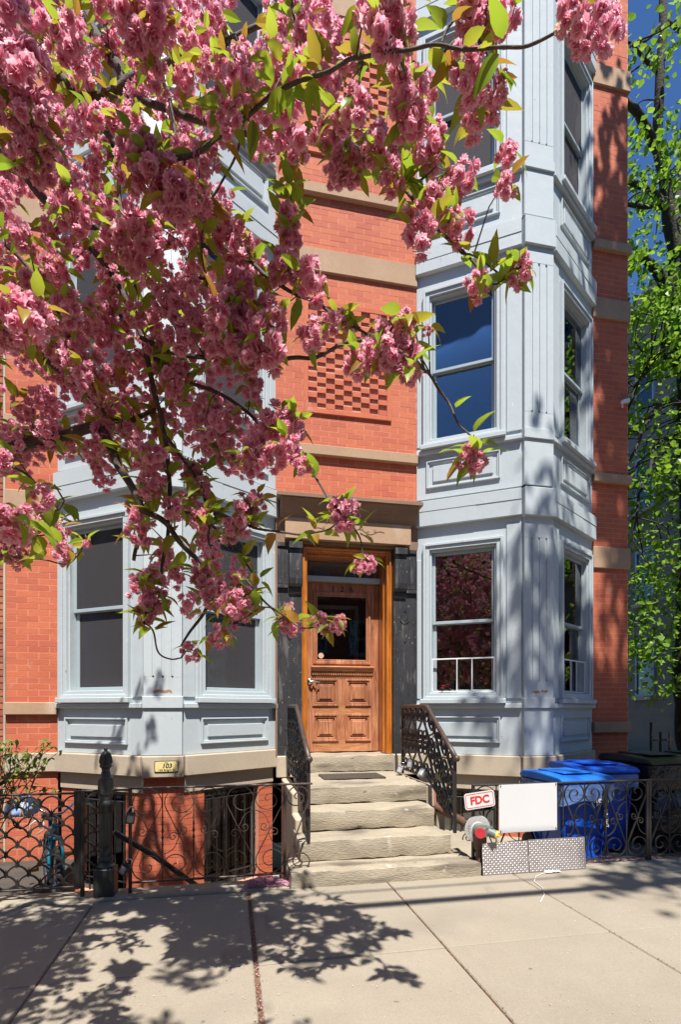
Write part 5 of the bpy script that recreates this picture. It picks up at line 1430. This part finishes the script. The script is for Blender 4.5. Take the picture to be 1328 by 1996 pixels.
# ---- broadleaf trees
def leaves_cloud(rg, lobes, L, flat=.5):
    """leaves hung in sprays through the listed ellipsoids (cx,cy,cz,rx,ry,rz,sprays,leaves each)"""
    V=[];Fc=[]; cen=[]
    for cx,cy,cz,rx,ry,rz,ns,nl in lobes:
        for s in range(ns):
            while True:
                a=Vector((rg.uniform(-1,1),rg.uniform(-1,1),rg.uniform(-1,1)))
                if a.length<=1 and a.length>.25: break
            c=Vector((cx+a.x*rx,cy+a.y*ry,cz+a.z*rz)); cen.append(c); sp=rg.uniform(.12,.34)
            for k in range(nl):
                p=c+Vector((rg.gauss(0,sp),rg.gauss(0,sp),rg.gauss(0,sp*.55)))
                d=Vector((rg.uniform(-1,1),rg.uniform(-1,1),rg.uniform(-1.2,.3))).normalized(); u=Vector((rg.uniform(-.7,.7),rg.uniform(-.7,.7),1))
                sd=d.cross(u); sd=sd.normalized() if sd.length>1e-3 else d.orthogonal().normalized(); n=sd.cross(d)
                l=L*rg.uniform(.6,1.2); b=len(V)
                V+=[p,p+d*l*.32+sd*l*.42+n*l*.08,p+d*l*.36-sd*l*.42+n*l*.08,p+d*l*.75+sd*l*.28,p+d*l*.75-sd*l*.28,p+d*l*1.05-n*l*.08,p+d*l*.45-n*l*.04]
                Fc+=[(b,b+6,b+1),(b,b+2,b+6),(b+1,b+6,b+5,b+3),(b+2,b+4,b+5,b+6)]
    return V,Fc,cen
def make_tree(name,label,base,limbs,lobes,L,mat,seed,group=None,twigs=True):
    rg=random.Random(seed); r=empty(name,base); tag(r,label,'tree',group); O=Vector(base)
    allp=[]
    for i,(pts,r0,r1) in enumerate(limbs):
        sm=catmull(pts,7); 
        sm=[p+Vector((mnoise.noise(p*1.3+Vector((seed,0,0))),mnoise.noise(p*1.3+Vector((9,seed,0))),0))*.10 for p in sm]
        MB().tube([p-O for p in sm],[r0+(r1-r0)*k/(len(sm)-1) for k in range(len(sm))],10).build('trunk' if i==0 else 'limb','bark',r,smooth=True)
        allp+=sm[len(sm)//3:]
    V,Fc,cen=leaves_cloud(rg,lobes,L)
    me=bpy.data.meshes.new('crown'); me.from_pydata([v-O for v in V],[],Fc); me.materials.append(M[mat])
    tag(inst('crown',me,r),kind='stuff')
    if twigs:
        tw=MB()
        for c in cen:
            q=min(allp,key=lambda p:(p-c).length_squared); d=(q-c).length
            if d<1.1:
                m=(q+c)/2+Vector((rg.uniform(-.2,.2),rg.uniform(-.2,.2),rg.uniform(0,.3)))*min(1,d)
                tw.tube([p-O for p in catmull([q,m,c],4)],[.012*min(1,d)+.005-(.008*min(1,d))*k/8 for k in range(9)],5)
        tag(tw.build('twigs','bark',r),kind='stuff')
    return r
def T_(x,y,t): return PT(x,y,t)
make_tree('linden_tree','tall bright green broadleaf tree rising beside the right brick pier',tuple(PT(1345,1600,11.0)*Vector((1,1,0)) if False else (9.0,2.9,.06)),
    [([(9.0,2.9,.05),(8.95,2.95,2.5),T_(1345,900,11.2),T_(1325,620,11.0),T_(1316,480,10.8),T_(1296,380,10.6),T_(1285,200,10.3),T_(1300,-60,10.2)],.24,.06),
     ([T_(1325,640,11.0),T_(1295,540,10.6),T_(1262,505,10.3),T_(1222,505,10.0)],.13,.05),
     ([T_(1318,500,10.8),T_(1335,300,11.3),T_(1350,60,11.6)],.15,.06),
     ([T_(1305,420,10.7),T_(1270,370,10.4),T_(1222,345,10.0)],.085,.04),
     ([T_(1288,290,10.5),T_(1262,238,10.1),T_(1222,205,9.7),T_(1160,170,9.4)],.10,.05),
     ([T_(1300,390,10.6),T_(1262,400,10.3),T_(1215,402,10.0)],.07,.03),
     ([T_(1290,150,10.3),T_(1255,110,10.0),T_(1222,90,9.6)],.05,.02),
     ([T_(1330,60,11.0),T_(1300,45,10.4),T_(1260,75,10.0),T_(1224,100,9.6)],.05,.02),
     ([T_(1330,720,11.0),T_(1290,690,10.4),T_(1250,740,10.0),T_(1225,800,9.7)],.07,.025),
     ([T_(1335,800,11.0),T_(1300,780,10.3),T_(1260,830,9.8),T_(1226,920,9.5)],.06,.02),
     ([T_(1340,870,11.0),T_(1320,850,10.4),T_(1280,880,10),T_(1240,1010,9.6)],.06,.02)],
    [(8.3,2.6,11.0,2.6,2.6,3.2,155,30),(8.4,2.2,8.0,2.2,2.3,2.0,112,30),(8.2,2.4,5.2,2.0,2.3,1.9,120,26),(8.3,2.4,2.9,1.7,2.0,1.1,80,26),(10.8,3.2,8.5,2.0,2.4,4.0,60,24)],.112,'linden_leaf',4)
st_tree=make_tree('street_tree','tall street tree right of the camera, out of frame, shading the right bay',(6.4,-6.1,GZ-.05),
    [([(6.4,-6.1,GZ-.05),(6.35,-6.1,3.6),(6.2,-6.1,6.2),(5.6,-6.0,9.0),(5.0,-5.6,12.5)],.2,.05),
     ([(5.8,-6.0,8.2),(4.9,-6.4,10.4),(4.2,-7.0,11.5)],.08,.03),([(5.4,-5.9,10.0),(5.2,-5.0,12.2),(4.9,-4.3,13.8)],.08,.03)],
    [(3.95,-5.95,12.5,1.0,.95,.5,62,26),(3.2,-5.9,12.6,.7,.8,.4,10,16),(4.98,-4.2,14.0,.55,1.9,.6,112,22),(4.95,-6.4,13.0,.5,.8,.5,52,24),(3.9,-7.9,11.0,1.3,.4,.5,26,22),(4.3,-7.2,12.0,1.25,.5,.5,48,22),(7.4,-6.4,10.0,1.6,1.6,2.5,50,18)],.14,'street_leaf',9,'street trees')
def copy_tree(o,parent=None):
    c=o.copy(); COL.objects.link(c); c.parent=parent
    for ch in [q for q in bpy.data.objects if q.parent==o]: copy_tree(ch,c)
    return c
for i,(x,y,rz,lab) in enumerate(((-4.5,-17.6,2.4,'street tree across the road, mirrored in the left bay windows'),(3.2,-17.8,3.3,'street tree across the road opposite the front door'),(11.0,-17.5,2.9,'street tree across the road, furthest right'))):
    c=copy_tree(st_tree); c.location=(x,y,0); c.rotation_euler=(0,0,rz); c['label']=lab

lin=bpy.data.objects['linden_tree']
for i,(x,y,rz,lab) in enumerate(((-11.5,-5.4,1.0,'unseen broadleaf street tree to the left, nearest, added to darken window reflections'),(-18.5,-5.6,4.0,'unseen broadleaf street tree to the left, second, added to darken window reflections'),(-26,-5.2,2.2,'unseen broadleaf street tree to the left, third, added to darken window reflections'),(13.5,-5.6,5.2,'unseen broadleaf street tree to the right, added to darken window reflections'))):
    c=copy_tree(lin); c.location=(x,y,.06); c.rotation_euler=(0,0,rz); c.name='street_tree'; c['label']=lab; c['group']='street trees'  # unseen trees added to darken what the bay windows reflect
# ------------------------------------------------------------------ buildings behind and opposite
def simple_house(name,label,loc,rz,w,d,h,wall,cols,rows,group=None,sillm='base_stone',ww=1.0,wh=1.8,z0=1.5,gap=3.0):
    r=empty(name,loc,rz); tag(r,label,'building',group)
    MB().box(0,w,0,d,-.3,h).build('wall',wall,r); MB().box(-.15,w+.15,-.25,d,h+.001,h+.5).build('cornice',sillm,r,bevel=.03)
    fm=mesh_of(MB().ring(-ww/2,ww/2,0,wh,.09,-.07,.02).box(-ww/2,ww/2,-.06,.0,wh/2-.04,wh/2+.04),'window_frame','sash_paint')
    gm=mesh_of(MB().box(-ww/2+.08,ww/2-.08,-.03,-.02,.08,wh-.08),'pane','glass'); sm=mesh_of(MB().box(-ww/2-.1,ww/2+.1,-.14,.0,-.12,-.005),'sill',sillm)
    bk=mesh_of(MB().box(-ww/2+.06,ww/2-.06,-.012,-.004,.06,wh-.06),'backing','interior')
    for i in range(cols):
        for k in range(rows):
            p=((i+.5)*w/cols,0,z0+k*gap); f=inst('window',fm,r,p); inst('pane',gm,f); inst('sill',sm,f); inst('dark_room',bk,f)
    return r
p0=PT(1222,1400,20)
bb=simple_house('apartment_building','beige brick apartment building seen behind the green tree',(p0.x,p0.y,0),R(-96),11,10,15.6,'beige_wall',5,4,ww=1.0,wh=1.9,z0=2.0,gap=3.3)
g_=empty('back_fence',tuple(PT(1270,1400,13)*Vector((1,1,0))),R(10)); tag(g_,'dark iron fence standing behind the black bins','fence')
for k in range(10): MB().box(k*.32-.02,k*.32+.02,-.02,.02,0,1.02 if k%5 else 1.25).build('picket','iron',g_)
MB().box(0,2.9,-.015,.015,.80,.84).build('rail','iron',g_); MB().box(0,2.9,-.015,.015,.25,.29).build('rail','iron',g_)
for i in range(9):
    simple_house('opposite_house','brick row house across the road, out of frame behind the camera',(-23+6.6*i,-21.5,0),R(180),6.5,9,10.6+.5*(i%2),('brown_wall','brick_old')[i%2],3,3,'houses across the road')

# overhead cables whose shadows cross the sidewalk
for i,(x,lab) in enumerate(((-19,'wooden utility pole down the street to the left'),(21,'wooden utility pole down the street to the right'))):
    r=empty('utility_pole',(x,-5.75,.1)); tag(r,lab,'pole','utility poles')
    MB().lathe([(.15,0),(.12,9)],14).build('shaft','bark',r,smooth=True,auto=50); MB().box(-.06,.06,-.9,.9,8.2,8.34).build('crossarm','bark',r)
for y,z,rad,lab in ((-5.76,6.5,.050,'thick bundled overhead cable above the sidewalk'),(-5.70,6.95,.014,'thin overhead cable just above the thick bundle'),(-5.45,7.2,.010,'thin overhead cable nearest the house')):
    pts=[(-19+40*k/24,y,z+.35*((k/12-1)**2)) for k in range(25)]
    tag(MB().tube(pts,rad,8).build('overhead_cable','cable_black',smooth=True),lab,'cable','overhead cables')
